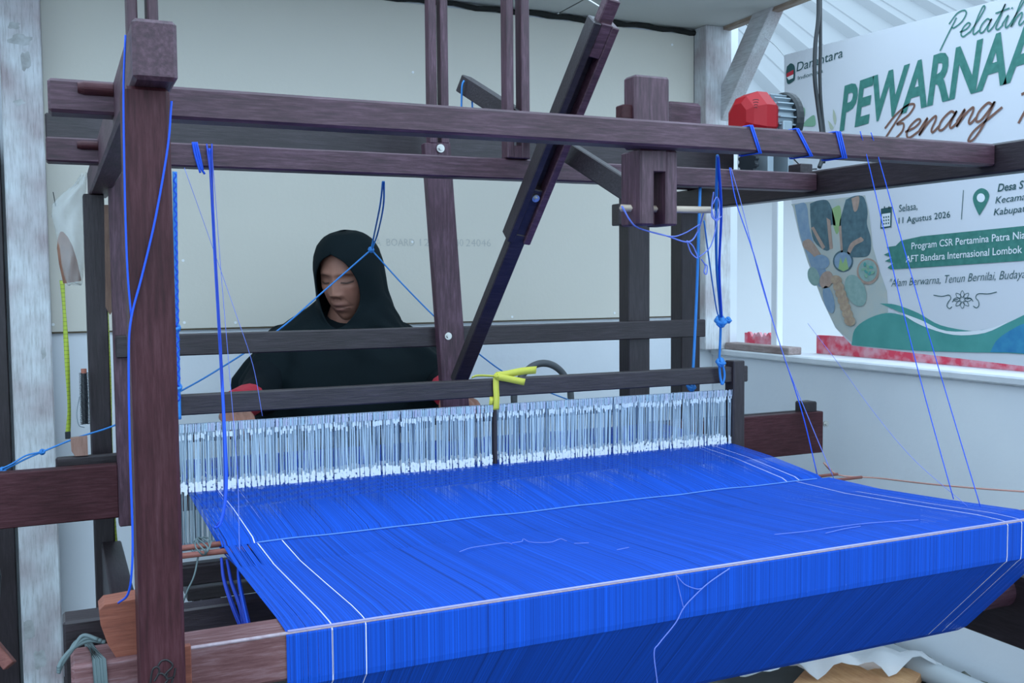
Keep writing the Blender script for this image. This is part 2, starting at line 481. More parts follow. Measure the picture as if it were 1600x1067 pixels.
# rounded wedge block
wb = []
bx0, bx1 = at(155, 960, Y=1.21).x, 0.094
zz0, zz1 = 0.776, at(190, 940, Y=1.21).z
prof = [(bx1, zz0), (bx1, zz1 + 0.003), (bx0 + 0.006, zz1), (bx0, zz1 - 0.006), (bx0 + 0.001, zz0 + 0.04), (bx0 + 0.008, zz0 + 0.016), (bx0 + 0.016, zz0)]
V = [(a, 1.206, b) for a, b in prof] + [(a, 1.245, b) for a, b in prof]
k = len(prof)
Fc = [tuple(range(k)), tuple(range(k, 2 * k))[::-1]] + [(i, (i + 1) % k, k + (i + 1) % k, k + i) for i in range(k)]
link('wedge_block', V, Fc, WO, loom)
box('filler_strip', (0.119, 0.131), (1.192, 1.2), (0.60, 0.782), WO, loom, 0.001)
box('rear_bearer', (-0.004, 0.072), (1.285, 1.33), (0.70, 0.80), WD['x'], loom, 0.003)
# lower cross bars and warp roller
box('lower_cross_bar', (0.124, XR0), (1.62, 1.66), (0.628, 0.690), WD['x'], loom, 0.003)
M_YARN = mat('wound_blue_yarn', (0.003, 0.03, 0.25), 0.8, bump=(200, 0.5))
v, f = cyl_geo((0.124, 1.411, 0.566), (1.74, 1.411, 0.566), 0.035, None, 24)
link('warp_roller', v, f, W['x'], loom, False)
# scrawled marker strokes on the front post
def scrawl(pxs):
    pts = [at(a, b, Y=1.1375) for a, b in pxs]
    return tube_geo(cat_rom(pts, 5), 0.0011, 5)
M_INK = mat('marker_ink', (0.008, 0.006, 0.008), 0.6)
v, f = merge([scrawl([(247, 1040), (252, 1033), (260, 1031), (268, 1036), (269, 1042), (262, 1049), (256, 1056)]),
              scrawl([(235, 1067), (237, 1052), (240, 1044), (246, 1042), (249, 1048), (246, 1056), (241, 1064)]),
              scrawl([(246, 1054), (252, 1052), (258, 1056), (262, 1062), (258, 1067)]),
              scrawl([(274, 1044), (272, 1055), (268, 1067)]), scrawl([(262, 1052), (260, 1060), (272, 1058)])])
link('marker_scrawl', v, f, M_INK, pL)

# rocker bar and slotted picking lever
rk = empty('rocker_bar', at(806, 175, Y=1.99), 'dark slim rocker bar sloping through the slat pair into the forked hanger', 'lever')
P0, P1 = at(724, 131, Y=2.16), at(1032, 330, Y=1.60)
bar('bar', P0, P1, 0.040, 0.030, WD['x'], rk, (0.75, 1, 0.3))

lev = empty('picking_lever', at(860, 262, Y=1.80), 'long slanting dark lever with a slot, its foot beside the beater arm', 'lever')
LT0, LB0 = at(950, 18, Y=1.63), at(716, 596, Y=2.14)
ax, ww, dd = bar_pts(LT0, LB0, 0.05, 0.04)
Ltot = (LB0 - LT0).length
def lpart(name, s0, s1, w0, w1, d0, d1, mtl):
    M = Matrix(((ax.x, ww.x, dd.x, LT0.x), (ax.y, ww.y, dd.y, LT0.y), (ax.z, ww.z, dd.z, LT0.z), (0, 0, 0, 1)))
    bm = bmesh.new(); bm_box(bm, (s0, s1), (w0, w1), (d0, d1), 0.002, M)
    return bm_link(name, bm, mtl, lev)
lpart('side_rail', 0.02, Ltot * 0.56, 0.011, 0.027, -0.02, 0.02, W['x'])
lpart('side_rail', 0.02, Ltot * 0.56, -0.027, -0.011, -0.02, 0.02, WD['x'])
lpart('slot_head', 0.018, 0.085, -0.0115, 0.0115, -0.019, 0.019, W['x'])
lpart('slot_back', 0.08, Ltot * 0.43, -0.0115, 0.0115, 0.006, 0.018, WD['x'])
lpart('lower_shank', Ltot * 0.54, Ltot, -0.017, 0.017, -0.014, 0.014, WD['x'])
lpart('slot_foot', Ltot * 0.42, Ltot * 0.545, -0.0115, 0.0115, -0.012, 0.019, WD['x'])
lpart('pulley_horn', -0.025, 0.03, -0.016, 0.012, -0.012, 0.012, W['x'])
pc = at(858, 263, Y=1.79)
bolt(LT0 + ax * (Ltot * 0.44) - dd * 0.013, -dd, 0.008, lev)

# ------------------------------------------------------------------ beater
bt = empty('beater', (0.93, 2.33, 0.62), 'swinging beater of the loom with slatted arms and long shuttle race', 'beater')
rail = box('rail', (0.116, 1.645), (2.30, 2.33), (1.044, 1.092), WD['x'], bt)
# middle arm with forked top, slightly leaning
mt0, mb0 = at(681, 250, Y=2.285), at(708, 600, Y=2.285)
bar('swing_arm', mb0 + (mb0 - mt0) * 0.25, mt0 + Vector((0, 0, 0.04)), 0.066, 0.028, W['z'], bt)
for (u0, u1) in ((671, 675), (689, 693)):
    bar('fork_slat', at(u1, 225, Y=2.285), at(u0, -80, Y=2.285), 0.019, 0.030, W['z'], bt)
bolt(at(688, 232, Y=2.268), (0, -1, 0), 0.010, bt)
bolt(at(700, 525, Y=2.270), (0, -1, 0), 0.009, bt)
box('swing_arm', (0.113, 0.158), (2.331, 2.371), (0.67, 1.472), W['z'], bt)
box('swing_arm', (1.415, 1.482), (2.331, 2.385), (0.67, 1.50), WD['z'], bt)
box('arm_stub', (at(967, 330, Y=2.34).x, 1.416), (2.34, 2.38), (at(975, 352, Y=2.34).z, at(975, 318, Y=2.34).z), WD['x'], bt)
box('race_board', (-0.235, 0.114), (2.335, 2.37), (0.69, 0.808), WR['x'], bt)
rbd = box('race_board', (1.482, 2.10), (2.335, 2.37), (0.678, 0.803), WR['x'], bt)
box('race_board', (0.158, 1.415), (2.335, 2.37), (0.69, 0.80), WR['x'], bt)
box('race_back', (-0.01, 0.13), (2.40, 2.42), (0.73, 0.822), WD['x'], bt, 0.004)
box('race_back', (1.49, 2.09), (2.40, 2.42), (0.72, 0.80), WD['x'], bt, 0.004)
box('race_floor', (-0.235, 2.10), (2.371, 2.40), (0.69, 0.71), WD['x'], bt)
box('peg', (2.035, 2.085), (2.345, 2.39), (0.795, 0.833), WD['z'], bt, 0.004)
bolt(at(1290, 662, Y=2.3345), (0, -1, 0), 0.010, bt)
box('reed_cap', (0.158, 1.415), (2.336, 2.372), (0.845, 0.872), WD['x'], bt)
g = []
for i in range(240):
    X = 0.17 + 1.235 * i / 239
    g.append(([(X - .0008, 2.35, 0.80), (X + .0008, 2.35, 0.80), (X + .0008, 2.35, 0.846), (X - .0008, 2.35, 0.846)], [(0, 1, 2, 3)]))
v, f = merge(g)
o = link('reed', v, f, M_BOLT, bt); o['kind'] = 'stuff'

# ------------------------------------------------------------------ heddle frame
hf = empty('heddle_frame', (0.85, 2.0, 0.62), 'heddle frame of fine white heddles hanging in front of the weaver', 'heddle frame')
box('top_bar', (0.150, 1.546), (1.985, 2.01), (0.951, 0.990), WD['x'], hf)
box('bottom_bar', (0.150, 1.546), (1.99, 2.01), (0.618, 0.656), WD['x'], hf)
box('end_post', (1.497, 1.531), (1.978, 2.015), (0.60, 1.004), WD['z'], hf)
box('end_post', (0.165, 0.199), (1.978, 2.015), (0.60, 1.004), WD['z'], hf)
xc = at(772, 690, Y=2.0).x
box('centre_strut', (xc - 0.005, xc + 0.005), (1.992, 2.004), (0.65, 0.952), WD['z'], hf)
M_ROD = mat('bluish_metal_rod', (0.34, 0.40, 0.50), 0.4, 0.3)
for (yy, zz) in ((1.992, 0.928), (2.030, 0.926), (1.992, 0.690), (2.03, 0.690)):
    cyl('heddle_rod', (0.172, yy, zz), (1.505, yy, zz), 0.0032, M_ROD, hf, 8)
M_HED = bpy.data.materials.new('heddle_wire'); M_HED.use_nodes = True
_b = M_HED.node_tree.nodes['Principled BSDF']; _b.inputs['Roughness'].default_value = 0.5
_a = M_HED.node_tree.nodes.new('ShaderNodeAttribute'); _a.attribute_name = 'tint'
M_HED.node_tree.links.new(_a.outputs['Color'], _b.inputs['Base Color'])
def set_tint(o, cols):
    ca = o.data.color_attributes.new('tint', 'FLOAT_COLOR', 'POINT')
    buf = np.ones((len(o.data.vertices), 4)); buf[:, :3] = cols
    ca.data.foreach_set('color', buf.ravel())
hv, hfc, hc = [], [], []
def strip(x0, z0, x1, z1, y0, y1, w, c):
    k = len(hv); e = 0.0012 * rng.random(); y0 -= e; y1 -= e
    hv.extend([(x0 - w, y0, z0), (x0 + w, y0, z0), (x1 + w, y1, z1), (x1 - w, y1, z1)])
    hfc.append((k, k + 1, k + 2, k + 3)); hc.extend([c] * 4)
NH = 470
for layer, (yy, ztop) in enumerate(((1.990, 0.931), (2.030, 0.929))):
    for i in range(NH):
        X = 0.176 + 1.318 * (i + 0.35 * rng.standard_normal()) / (NH - 1)
        X = min(max(X, 0.172), 1.498)
        if rng.random() < 0.07 and layer == 0: continue
        if abs(X - xc) < 0.007: continue
        ze = 0.813 + 0.0022 * rng.standard_normal()
        dx = 0.0022 * rng.standard_normal()
        w = 0.0008 + 0.0005 * rng.random()
        b = 0.40 + 0.26 * rng.random()
        c = (0.66 * b, 0.86 * b, 1.0 * b) if rng.random() < 0.88 else (0.08, 0.13, 0.20)
        strip(X, ztop, X + dx, ze, yy - 0.002, yy, w, c)               # upper eye string
        strip(X + dx, ze, X + dx * 1.5, 0.692, yy, yy - 0.001, w * 0.75, tuple(0.8 * q for q in c))   # lower half
        wc_ = (0.70, 0.74, 0.78)
        for kk in range(3):                                            # knotted eye
            zz = ze + 0.003 - 0.006 * kk + 0.002 * rng.standard_normal()
            strip(X + dx, zz - 0.0035, X + dx, zz + 0.0035, yy - 0.003, yy - 0.003, 0.0016 + 0.0008 * rng.random(), wc_)
        if rng.random() < 0.75:
            z2 = ztop - 0.020 + 0.003 * rng.standard_normal()
            strip(X, z2 - 0.005, X, z2 + 0.005, yy - 0.0035, yy - 0.0035, 0.0016, (0.58, 0.66, 0.72))
        if layer == 0:
            strip(X + 0.0012, ztop - 0.013, X + 0.0012, ztop + 0.003, yy - 0.005, yy - 0.005, 0.0009, (0.34 + .14 * rng.random(), 0.44 + .1 * rng.random(), 0.60))
o = link('heddles', hv, hfc, M_HED, hf); set_tint(o, np.array(hc)); o['kind'] = 'stuff'

# ------------------------------------------------------------------ warp
M_WARP = bpy.data.materials.new('blue_warp_yarn'); M_WARP.use_nodes = True
_nt = M_WARP.node_tree; _b = _nt.nodes['Principled BSDF']; _b.inputs['Roughness'].default_value = 0.75
_b.inputs['Specular IOR Level'].default_value = 0.25
_a = _nt.nodes.new('ShaderNodeAttribute'); _a.attribute_name = 'tint'
_nt.links.new(_a.outputs['Color'], _b.inputs['Base Color'])
NW = 1900
wv, wf, wc = [], [], []
def warp_path(s, j):
    """s 0..1 across the warp; j thread jitter -> list of (x,y,z,halfwidth)"""
    xf = 0.243 + s * (1.590 - 0.243)
    xl = 0.246 + s * (1.560 - 0.246)
    xh = 0.222 + s * (1.494 - 0.222)
    wf_ = 0.00048
    sh = 0.012 if j > 0 else -0.004
    P = [(xh, 2.30, 0.795 + sh * 1.5, 0.00036), (xh, 2.00, 0.800 + sh * 0.3, 0.00036), ((xh + xl) / 2, 1.88, 0.776 + sh * 0.8, 0.0004),
         (xl, 1.755, 0.7515 + 0.0075 * (1 if j > 0 else -0.8), 0.00085), (xl, 1.715, 0.7515 + 0.0075 * (-0.8 if j > 0 else 1), 0.00085),
         (xl + (xf - xl) * 0.3, 1.57, 0.759, wf_ * 1.35), (xl + (xf - xl) * 0.6, 1.40, 0.7685, wf_ * 1.25), (xf, 1.262, 0.7770, wf_ * 1.1), (xf, 1.215, 0.7778, wf_ * 1.15),
         (xf, 1.2015, 0.7772, wf_ * 1.15), (xf, 1.1985, 0.772, wf_ * 1.15), (xf, 1.1985, 0.716, wf_ * 1.1), (xf, 1.1995, 0.708, wf_ * 1.1), (xf, 1.206, 0.702, wf_ * 1.05),
         (xf, 1.366, 0.526, wf_), (xf, 1.385, 0.512, wf_), (xf, 1.411, 0.506, wf_)]
    for q in range(1, 9):
        a = -math.pi / 2 + q * math.pi / 5
        P.append((xf, 1.411 + 0.06 * math.cos(a), 0.566 + 0.06 * math.sin(a), wf_ * 1.2))
    return P
def s_of_front_px(px, py): return (at(px, py, Z=0.7778).x - 0.243) / (1.590 - 0.243)
whites = [(s_of_front_px(520, 978), 0.0005), (s_of_front_px(570, 967), 0.0006), (s_of_front_px(1572, 815), 0.0006), (s_of_front_px(1596, 812), 0.0004)]
for i in range(NW):
    s = (i + 0.14 * rng.standard_normal()) / (NW - 1)
    if s < 0 or s > 1: continue
    if s < 0.03 and rng.random() < 0.12: continue
    j = 1 if i % 2 else -1
    P = warp_path(s, j)
    k = len(wv)
    dz = 0.00018 * rng.random()
    b = 0.72 + 0.42 * rng.random()
    if rng.random() < 0.03: b *= 0.55
    if rng.random() < 0.04: b *= 1.35
    c = (0.001, 0.066 * b, 0.46 * b)
    for (ws, ww_) in whites:
        if abs(s - ws) * 1.347 < ww_: c = (0.70, 0.68, 0.85); dz = 0.0006
    if c[0] > 0.5: P = P[:15]
    L = len(P)
    for (x, y, z, w) in P:
        # outward normal is approximated per segment by a tiny offset
        if y < 1.2 and z < 0.775: off = (0, -dz, 0)
        elif z < 0.71: off = (0, -dz * 0.7, -dz * 0.7)
        else: off = (0, 0, dz)
        w2 = w * (1.15 if c[0] > 0.5 else 1.0)
        wv.append((x - w2, y + off[1], z + off[2])); wv.append((x + w2, y + off[1], z + off[2]))
        wc.append(c); wc.append(c)
    for q in range(L - 1): wf.append((k + 2 * q, k + 2 * q + 1, k + 2 * q + 3, k + 2 * q + 2))
warp = link('warp_threads', wv, wf, M_WARP, None, False, origin=(0.9, 1.2, 0.77))
set_tint(warp, np.array(wc))
tag(warp, 'wide sheet of bright blue warp threads stretched over the front beam', 'warp threads', None, 'stuff')

# added pale strip for the highlight where the warp breaks over the beam edge, and loose pale thread ends
shine = [tube_geo([(0.245, 1.2005, 0.7776), (1.588, 1.2005, 0.7776)], 0.0016, 6)]
M_SHINE = mat('pale_highlight', (0.36, 0.34, 0.62), 0.9)
v, f = merge(shine); o = link('highlight_strip', v, f, M_SHINE, None, True, origin=(0.9, 1.2, 0.778))
tag(o, 'added pale lilac highlight strip along the front edge of the blue warp', 'cord')
def on_warp(px, py):
    p = at(px, py, Z=0.772)
    t = (p.y - 1.26) / (1.72 - 1.26)
    z = 0.7795 if t < 0 else 0.7795 - 0.025 * t
    return at(px, py, Z=z + 0.0012)
loose = [[(718, 862), (735, 856), (760, 852), (790, 848), (800, 850)], [(800, 848), (815, 846), (818, 842), (830, 847), (860, 847), (875, 842), (885, 845)],
         [(897, 849), (920, 848)], [(964, 859), (983, 855)], [(1210, 835), (1260, 830), (1300, 824), (1360, 817), (1435, 812)], [(1290, 833), (1320, 826), (1345, 822)]]
LOOSE = ['pale loose thread rising gently to meet the kinked thread on the warp', 'kinked pale thread with two small peaks on the blue warp', 'short straight pale thread end just past the kinked thread', 'tiny slanted pale thread end lying alone on the blue warp',
         'longest pale loose thread lying near the front edge of the warp', 'pale thread end lying against the longest loose thread on the warp']
for lb, q in zip(LOOSE, loose):
    o = tube('loose_thread', [on_warp(*a) for a in q], 0.0007, M_PBLUE, None, 5, origin=on_warp(*q[0]))
    tag(o, lb, 'thread', 'loose thread ends on the warp')
def on_front(px, py): return at(px, py, Y=1.194)
q = [(1140, 888), (1108, 910), (1085, 931), (1068, 950), (1055, 974), (1030, 1005), (1022, 1020), (1027, 1067), (1028, 1090)]
o = tube('loose_thread', [on_front(*a) for a in q], 0.0009, M_PBLUE, None, 5, origin=on_front(*q[4]))
tag(o, 'long forked loose thread hanging down the front of the warp', 'thread')
q2 = [(1057, 899), (1070, 913), (1088, 920), (1098, 919)]
v, f = tube_geo(cat_rom([on_front(*a) for a in q2]), 0.0007, 5)
link('thread_branch', v, f, M_PBLUE, o, True)
q3 = [(1056, 898), (1062, 925), (1068, 950)]
v, f = tube_geo(cat_rom([on_front(*a) for a in q3]), 0.0006, 5)
link('thread_branch', v, f, M_PBLUE, o, True)

# lease sticks
M_LEASE = wood('lease_stick_wood', 'x', (0.16, 0.045, 0.035), (0.28, 0.09, 0.07), (0.36, 0.15, 0.12), rough=0.6)
for i, (yy, zz, x0, x1, lb) in enumerate(((1.765, 0.7515, 0.14, 1.63, 'reddish lease stick nearer the heddles, run crosswise through the blue warp'),
                                          (1.715, 0.7510, 0.14, 1.655, 'reddish lease stick nearer the front beam, run crosswise through the blue warp'))):
    o = tube('lease_stick', [(x0, yy, zz), (x0 + 0.5, yy, zz), (x1, yy, zz)], [0.0050, 0.0050, 0.0035], M_LEASE, None, 8, spline=False, origin=((x0 + x1) / 2, yy, zz))
    tag(o, lb, 'stick', 'lease sticks')
M_TWINE = mat('pale_twine', (0.42, 0.22, 0.18), 0.9)
a = at(1310, 742, Y=1.765); b = at(1372, 747, Y=1.72)
o = tube('twine', [a + Vector((-0.02, 0.0, 0.012)), a + Vector((-0.035, 0.01, 0.03)), a, b, at(1450, 756, Y=1.55), at(1540, 764, Y=1.40), at(1640, 770, Y=1.28), (1.743, 1.24, 0.80)], 0.0019, M_TWINE, None, 5, origin=b)
tag(o, 'thin brown twine tied from lease sticks toward the right side post', 'twine')
for (yy, zz, lb) in ((1.772, 0.7605, 'added pale blue line for lit raised threads on the heddle side'), (1.708, 0.7612, 'added pale blue line for lit raised threads on the front beam side')):  # added lines standing for raised warp threads that catch the light
    pts = [(0.30 + 1.22 * k / 20, yy + 0.002 * math.sin(k * 1.3), zz + 0.0006 * math.sin(k * 2.1)) for k in range(21)]
    o = tube('lit_thread_line', pts, 0.0012, mat('pale_blue_highlight', (0.10, 0.24, 0.62), 0.8), None, 6, origin=pts[0]); tag(o, lb, 'string', 'added highlight lines across the warp')
# grey tie wound round the lease sticks at the left
g = []
M_TIE = mat('grey_green_tie', (0.10, 0.14, 0.145), 0.6)
for k in range(5):
    pts = []
    for t in range(13):
        a_ = 2 * math.pi * t / 12
        pts.append((0.205 + 0.004 * k + 0.006 * math.sin(a_ * 2 + k), 1.74 + 0.036 * math.cos(a_), 0.757 + 0.013 * math.sin(a_)))
    g.append(tube_geo(pts, 0.0014, 5))
g.append(tube_geo(cat_rom([(0.205, 1.72, 0.748), (0.195, 1.70, 0.72), (0.183, 1.69, 0.70), (0.175, 1.69, 0.68)]), 0.0016, 5))
v, f = merge(g); o = link('stick_tie', v, f, M_TIE, None, True, origin=(0.21, 1.74, 0.755))
tag(o, 'grey-green string wound round the ends of the lease sticks', 'string')

# ================================================================== PERSON
person = empty('person', (0.77, 2.90, 0.0), 'woman in a black headscarf and red-cuffed sleeves seated weaving behind the loom', 'person')
M_SKIN = bpy.data.materials.new('skin'); M_SKIN.use_nodes = True
_b = M_SKIN.node_tree.nodes['Principled BSDF']; _b.inputs['Roughness'].default_value = 0.55
_b.inputs['Specular IOR Level'].default_value = 0.35
_a = M_SKIN.node_tree.nodes.new('ShaderNodeAttribute'); _a.attribute_name = 'tint'
M_SKIN.node_tree.links.new(_a.outputs['Color'], _b.inputs['Base Color'])
M_HIJAB = mat('black_headscarf_cloth', (0.0035, 0.009, 0.0115), 0.8, 0.0, 0.15, bump=(180, 0.15))
M_ROBE = mat('black_robe_cloth', (0.004, 0.008, 0.011), 0.85, 0.0, 0.15)
M_RED = mat('red_sleeve_cloth', (0.50, 0.022, 0.045), 0.75, bump=(120, 0.2))

yaw, pitch, rollh = math.radians(41), math.radians(13), math.radians(2)
fw = Vector((-math.sin(yaw) * math.cos(pitch), -math.cos(yaw) * math.cos(pitch), -math.sin(pitch)))
lf = Vector((math.cos(yaw), -math.sin(yaw), 0))          # her left, towards +X
upv = lf.cross(fw); 
if upv.z < 0: upv = -upv
HO = at(522, 440, Y=2.75) - fw * 0.088
def H(x, y, z): return HO + lf * x + fw * y + upv * z
def G(x, z, x0, z0, sx, sz): return np.exp(-((x - x0) / sx) ** 2 - ((z - z0) / sz) ** 2)
NT, NP = 190, 170
hv_, hf_, hcol = [], [], []
for ip in range(NP + 1):
    ph = math.pi * (ip / NP) - math.pi / 2
    for it in range(NT):
        u = it / NT * 2 - 1
        th = math.pi * (0.45 * u + 0.55 * u ** 3)       # denser at the front
        x = 0.071 * math.cos(ph) * math.sin(th)
        c = math.cos(ph) * math.cos(th)
        z = 0.118 * math.sin(ph); zs = z if z > -0.03 else -0.03 + (z + 0.03) * 1.20
        y = (0.088 if c > 0 else 0.098) * c
        if z < -0.015:
            k = min(1.0, (-0.015 - z) / 0.103)
            x *= 1 - 0.27 * k ** 1.8
            if c < 0: y *= 1 - 0.35 * k
            else: y *= 1 + 0.10 * k
        if c > 0:
            f_ = min(1.0, c * 2.2)
            ax_ = abs(x)
            dy = 0.0
            dy += 0.0060 * G(ax_, z, 0.030, 0.021, 0.026, 0.009)
            dy -= 0.0120 * G(ax_, z, 0.032, 0.003, 0.019, 0.013)
            dy += 0.0075 * G(ax_, z, 0.032, -0.002, 0.014, 0.0095)
            dy -= 0.0022 * G(ax_, z, 0.033, -0.0125, 0.015, 0.003)
            tz = min(max((0.012 - z) / 0.048, 0), 1)
            if z > -0.05: dy += (0.005 + 0.015 * tz) * math.exp(-(x / (0.008 + 0.006 * tz)) ** 2) * (1 if z > -0.036 else math.exp(-((z + 0.036) / 0.007) ** 2)) * (1 if z < 0.012 else math.exp(-((z - 0.012) / 0.02) ** 2))
            dy += 0.0075 * G(ax_, z, 0.0135, -0.040, 0.0065, 0.0065)
            dy -= 0.003 * G(ax_, z, 0.006, -0.047, 0.004, 0.003)
            dy += 0.0050 * G(ax_, z, 0.044, -0.020, 0.018, 0.014)
            dy -= 0.0030 * G(ax_, z, 0.030 , -0.060, 0.006, 0.016)
            dy += 0.0065 * G(x, z, 0, -0.063, 0.021, 0.0055)
            dy += 0.0070 * G(x, z, 0, -0.0765, 0.018, 0.006)
            dy -= 0.0060 * G(x, z, 0, -0.0695, 0.025, 0.0020)
            dy -= 0.0018 * G(x, z, 0, -0.088, 0.020, 0.006)
            dy += 0.0075 * G(x, z, 0, -0.104, 0.018, 0.013)
            y += dy * f_
        hv_.append(H(x * 1.03, y, zs))
        s = np.array([0.315, 0.150, 0.105])
        if c > 0:
            ax_ = abs(x)
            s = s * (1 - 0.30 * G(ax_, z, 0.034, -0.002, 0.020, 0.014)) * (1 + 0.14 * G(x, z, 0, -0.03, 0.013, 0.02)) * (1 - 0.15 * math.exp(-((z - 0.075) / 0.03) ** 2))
            s = s + np.array([0.05, 0.015, 0.01]) * G(ax_, z, 0.042, -0.028, 0.018, 0.015)
            br = G(ax_, z, 0.033, 0.0185 - 0.25 * abs(ax_ - 0.03), 0.019, 0.0035)
            s = s * (1 - 0.68 * br)
            lid = max(0.0, 1 - ((z + 0.0075 - 0.18 * abs(ax_ - 0.032)) / 0.0034) ** 2) * (1 if 0.017 < ax_ < 0.048 else 0)
            s = s * (1 - 0.93 * lid)
            lip = max(G(x, z, 0, -0.064, 0.022, 0.0045), G(x, z, 0, -0.0765, 0.019, 0.005))
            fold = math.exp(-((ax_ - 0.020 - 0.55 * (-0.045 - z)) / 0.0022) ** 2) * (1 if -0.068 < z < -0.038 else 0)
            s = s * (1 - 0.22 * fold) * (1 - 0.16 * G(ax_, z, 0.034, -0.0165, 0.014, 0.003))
            s = s * (1 - lip * np.array([0.30, 0.36, 0.26]))
            ml = math.exp(-((z + 0.0695 + 0.35 * max(0, ax_ - 0.008)) / 0.0016) ** 2) * (1 if ax_ < 0.026 else 0)
            s = s * (1 - 0.65 * ml)
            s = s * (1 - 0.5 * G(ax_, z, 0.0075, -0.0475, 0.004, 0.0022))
        hcol.append(s)
for ip in range(NP):
    for it in range(NT):
        i2 = (it + 1) % NT
        hf_.append((ip * NT + it, ip * NT + i2, (ip + 1) * NT + i2, (ip + 1) * NT + it))

def caps(pts, rs, sides=12, k=5):
    """tapered tube with rounded ends"""
    P = cat_rom(pts, k); R_ = list(np.interp(np.linspace(0, 1, len(P)), np.linspace(0, 1, len(rs)), rs))
    a, b = np.array(P[0]), np.array(P[1]); d = (a - b) / (np.linalg.norm(a - b) + 1e-9)
    e, f = np.array(P[-1]), np.array(P[-2]); d2_ = (e - f) / (np.linalg.norm(e - f) + 1e-9)
    pre = [a + d * R_[0] * s for s in (0.98, 0.8, 0.45)]; post = [e + d2_ * R_[-1] * s for s in (0.45, 0.8, 0.98)]
    rpre = [R_[0] * s for s in (0.2, 0.6, 0.89)]; rpost = [R_[-1] * s for s in (0.89, 0.6, 0.2)]
    return tube_geo(pre + P + post, rpre + R_ + rpost, sides)

def hand_geo(cx, sgn):
    """hand closed over the reed cap: wrist behind, fingers over the front; sgn +1 = thumb towards +X"""
    g = []
    yk, zk = 2.378, 0.893
    wr = (cx + sgn * 0.006, 2.462, 0.905)
    for q in range(4):
        xo = cx + (q - 1.5) * 0.0195
        g.append(caps([wr, (xo * 0.5 + wr[0] * 0.5, 2.42, 0.904), (xo, yk, zk)], [0.019, 0.0145, 0.0105]))
        L = (0.9, 1.0, 0.97, 0.82)[q if sgn < 0 else 3 - q]
        g.append(caps([(xo, yk, zk), (xo, yk - 0.026 * L, zk - 0.001), (xo, yk - 0.048 * L, zk - 0.010), (xo - sgn * .001, yk - 0.055 * L, zk - 0.032), (xo - sgn * .001, yk - 0.043, zk - 0.047)],
                      [0.0100, 0.0095, 0.0090, 0.0085, 0.0075]))
    tx = cx + sgn * 0.036
    g.append(caps([(cx + sgn * 0.018, 2.44, 0.897), (tx, 2.415, 0.880), (tx + sgn * 0.004, 2.392, 0.864), (tx - sgn * 0.006, 2.383, 0.848)], [0.015, 0.0125, 0.0105, 0.0088]))
    return g, wr
lhx = at(366, 646, Y=2.40).x; rhx = at(716, 622, Y=2.40).x
gl, wl = hand_geo(lhx, 1.0); gr, wrr = hand_geo(rhx, -1.0)
el_l = Vector((0.505, 2.75, 0.90)); el_r = Vector((1.03, 2.75, 0.90))
arm_l = [caps([wl, tuple((Vector(wl) + el_l) / 2 + Vector((0, 0, 0.0))), tuple(el_l)], [0.024, 0.035, 0.040])]
arm_r = [caps([wrr, tuple((Vector(wrr) + el_r) / 2), tuple(el_r)], [0.024, 0.035, 0.040])]
sh_l, sh_r = (0.60, 2.89, 1.02), (0.94, 2.89, 1.02)
torso = [caps([(0.77, 2.90, 0.56), (0.77, 2.91, 0.75), (0.77, 2.90, 0.95)], [0.15, 0.125, 0.13], 16), caps([sh_l, (0.77, 2.89, 1.04), sh_r], [0.055, 0.06, 0.055]),
         caps([(0.77, 2.88, 1.02), (0.765, 2.85, 1.09), tuple(HO + upv * -0.06 - fw * 0.015)], [0.06, 0.052, 0.05]),
         caps([sh_l, tuple(el_l)], [0.052, 0.042]), caps([sh_r, tuple(el_r)], [0.052, 0.042]),
         caps([(0.70, 2.86, 0.555), (0.66, 2.50, 0.545)], [0.085, 0.06]), caps([(0.84, 2.86, 0.555), (0.88, 2.50, 0.545)], [0.085, 0.06]),
         caps([(0.66, 2.50, 0.545), (0.66, 2.53, 0.09)], [0.058, 0.038]), caps([(0.88, 2.50, 0.545), (0.88, 2.53, 0.09)], [0.058, 0.038]),
         caps([(0.66, 2.55, 0.04), (0.66, 2.40, 0.03)], [0.035, 0.028]), caps([(0.88, 2.55, 0.04), (0.88, 2.40, 0.03)], [0.035, 0.028])]
bco, bfs = remesh_obj(None, merge(torso), 0.012, None)
hco, hfs = remesh_obj(None, merge(gl + gr + arm_l + arm_r), 0.0028, None, None, 2)
V, Fc = merge([(hv_, hf_), (list(bco), bfs), (list(hco), hfs)])
body = link('body', V, Fc, M_SKIN, person, True)
tint = np.zeros((len(V), 3)); tint[:] = (0.30, 0.145, 0.105); tint[:len(hcol)] = np.array(hcol)
set_tint(body, tint)

# headscarf: hood round the face flowing into a long cape
def lerp_tab(z, tab, k): return float(np.interp(-z, [-t[0] for t in tab], [t[k] for t in tab]))
NR, NC = 74, 112
cape = [(1.185, 0.776, 0.118, 2.80, 0.12), (1.17, 0.775, 0.121, 2.80, 0.12), (1.13, 0.770, 0.138, 2.82, 0.125), (1.09, 0.7585, 0.1665, 2.83, 0.135), (1.067, 0.752, 0.196, 2.84, 0.14), (1.055, 0.770, 0.225, 2.84, 0.142), (1.03, 0.775, 0.250, 2.84, 0.145), (0.985, 0.778, 0.292, 2.84, 0.16),
        (0.935, 0.772, 0.322, 2.84, 0.17), (0.90, 0.770, 0.322, 2.84, 0.175), (0.84, 0.768, 0.285, 2.84, 0.18), (0.78, 0.768, 0.26, 2.84, 0.18)]
hood = [(0.128, 0.012), (0.124, 0.034), (0.112, 0.058), (0.092, 0.076), (0.065, 0.087), (0.03, 0.092), (-0.02, 0.094), (-0.06, 0.094), (-0.10, 0.096), (-0.14, 0.100)]
scv, scf = [], []
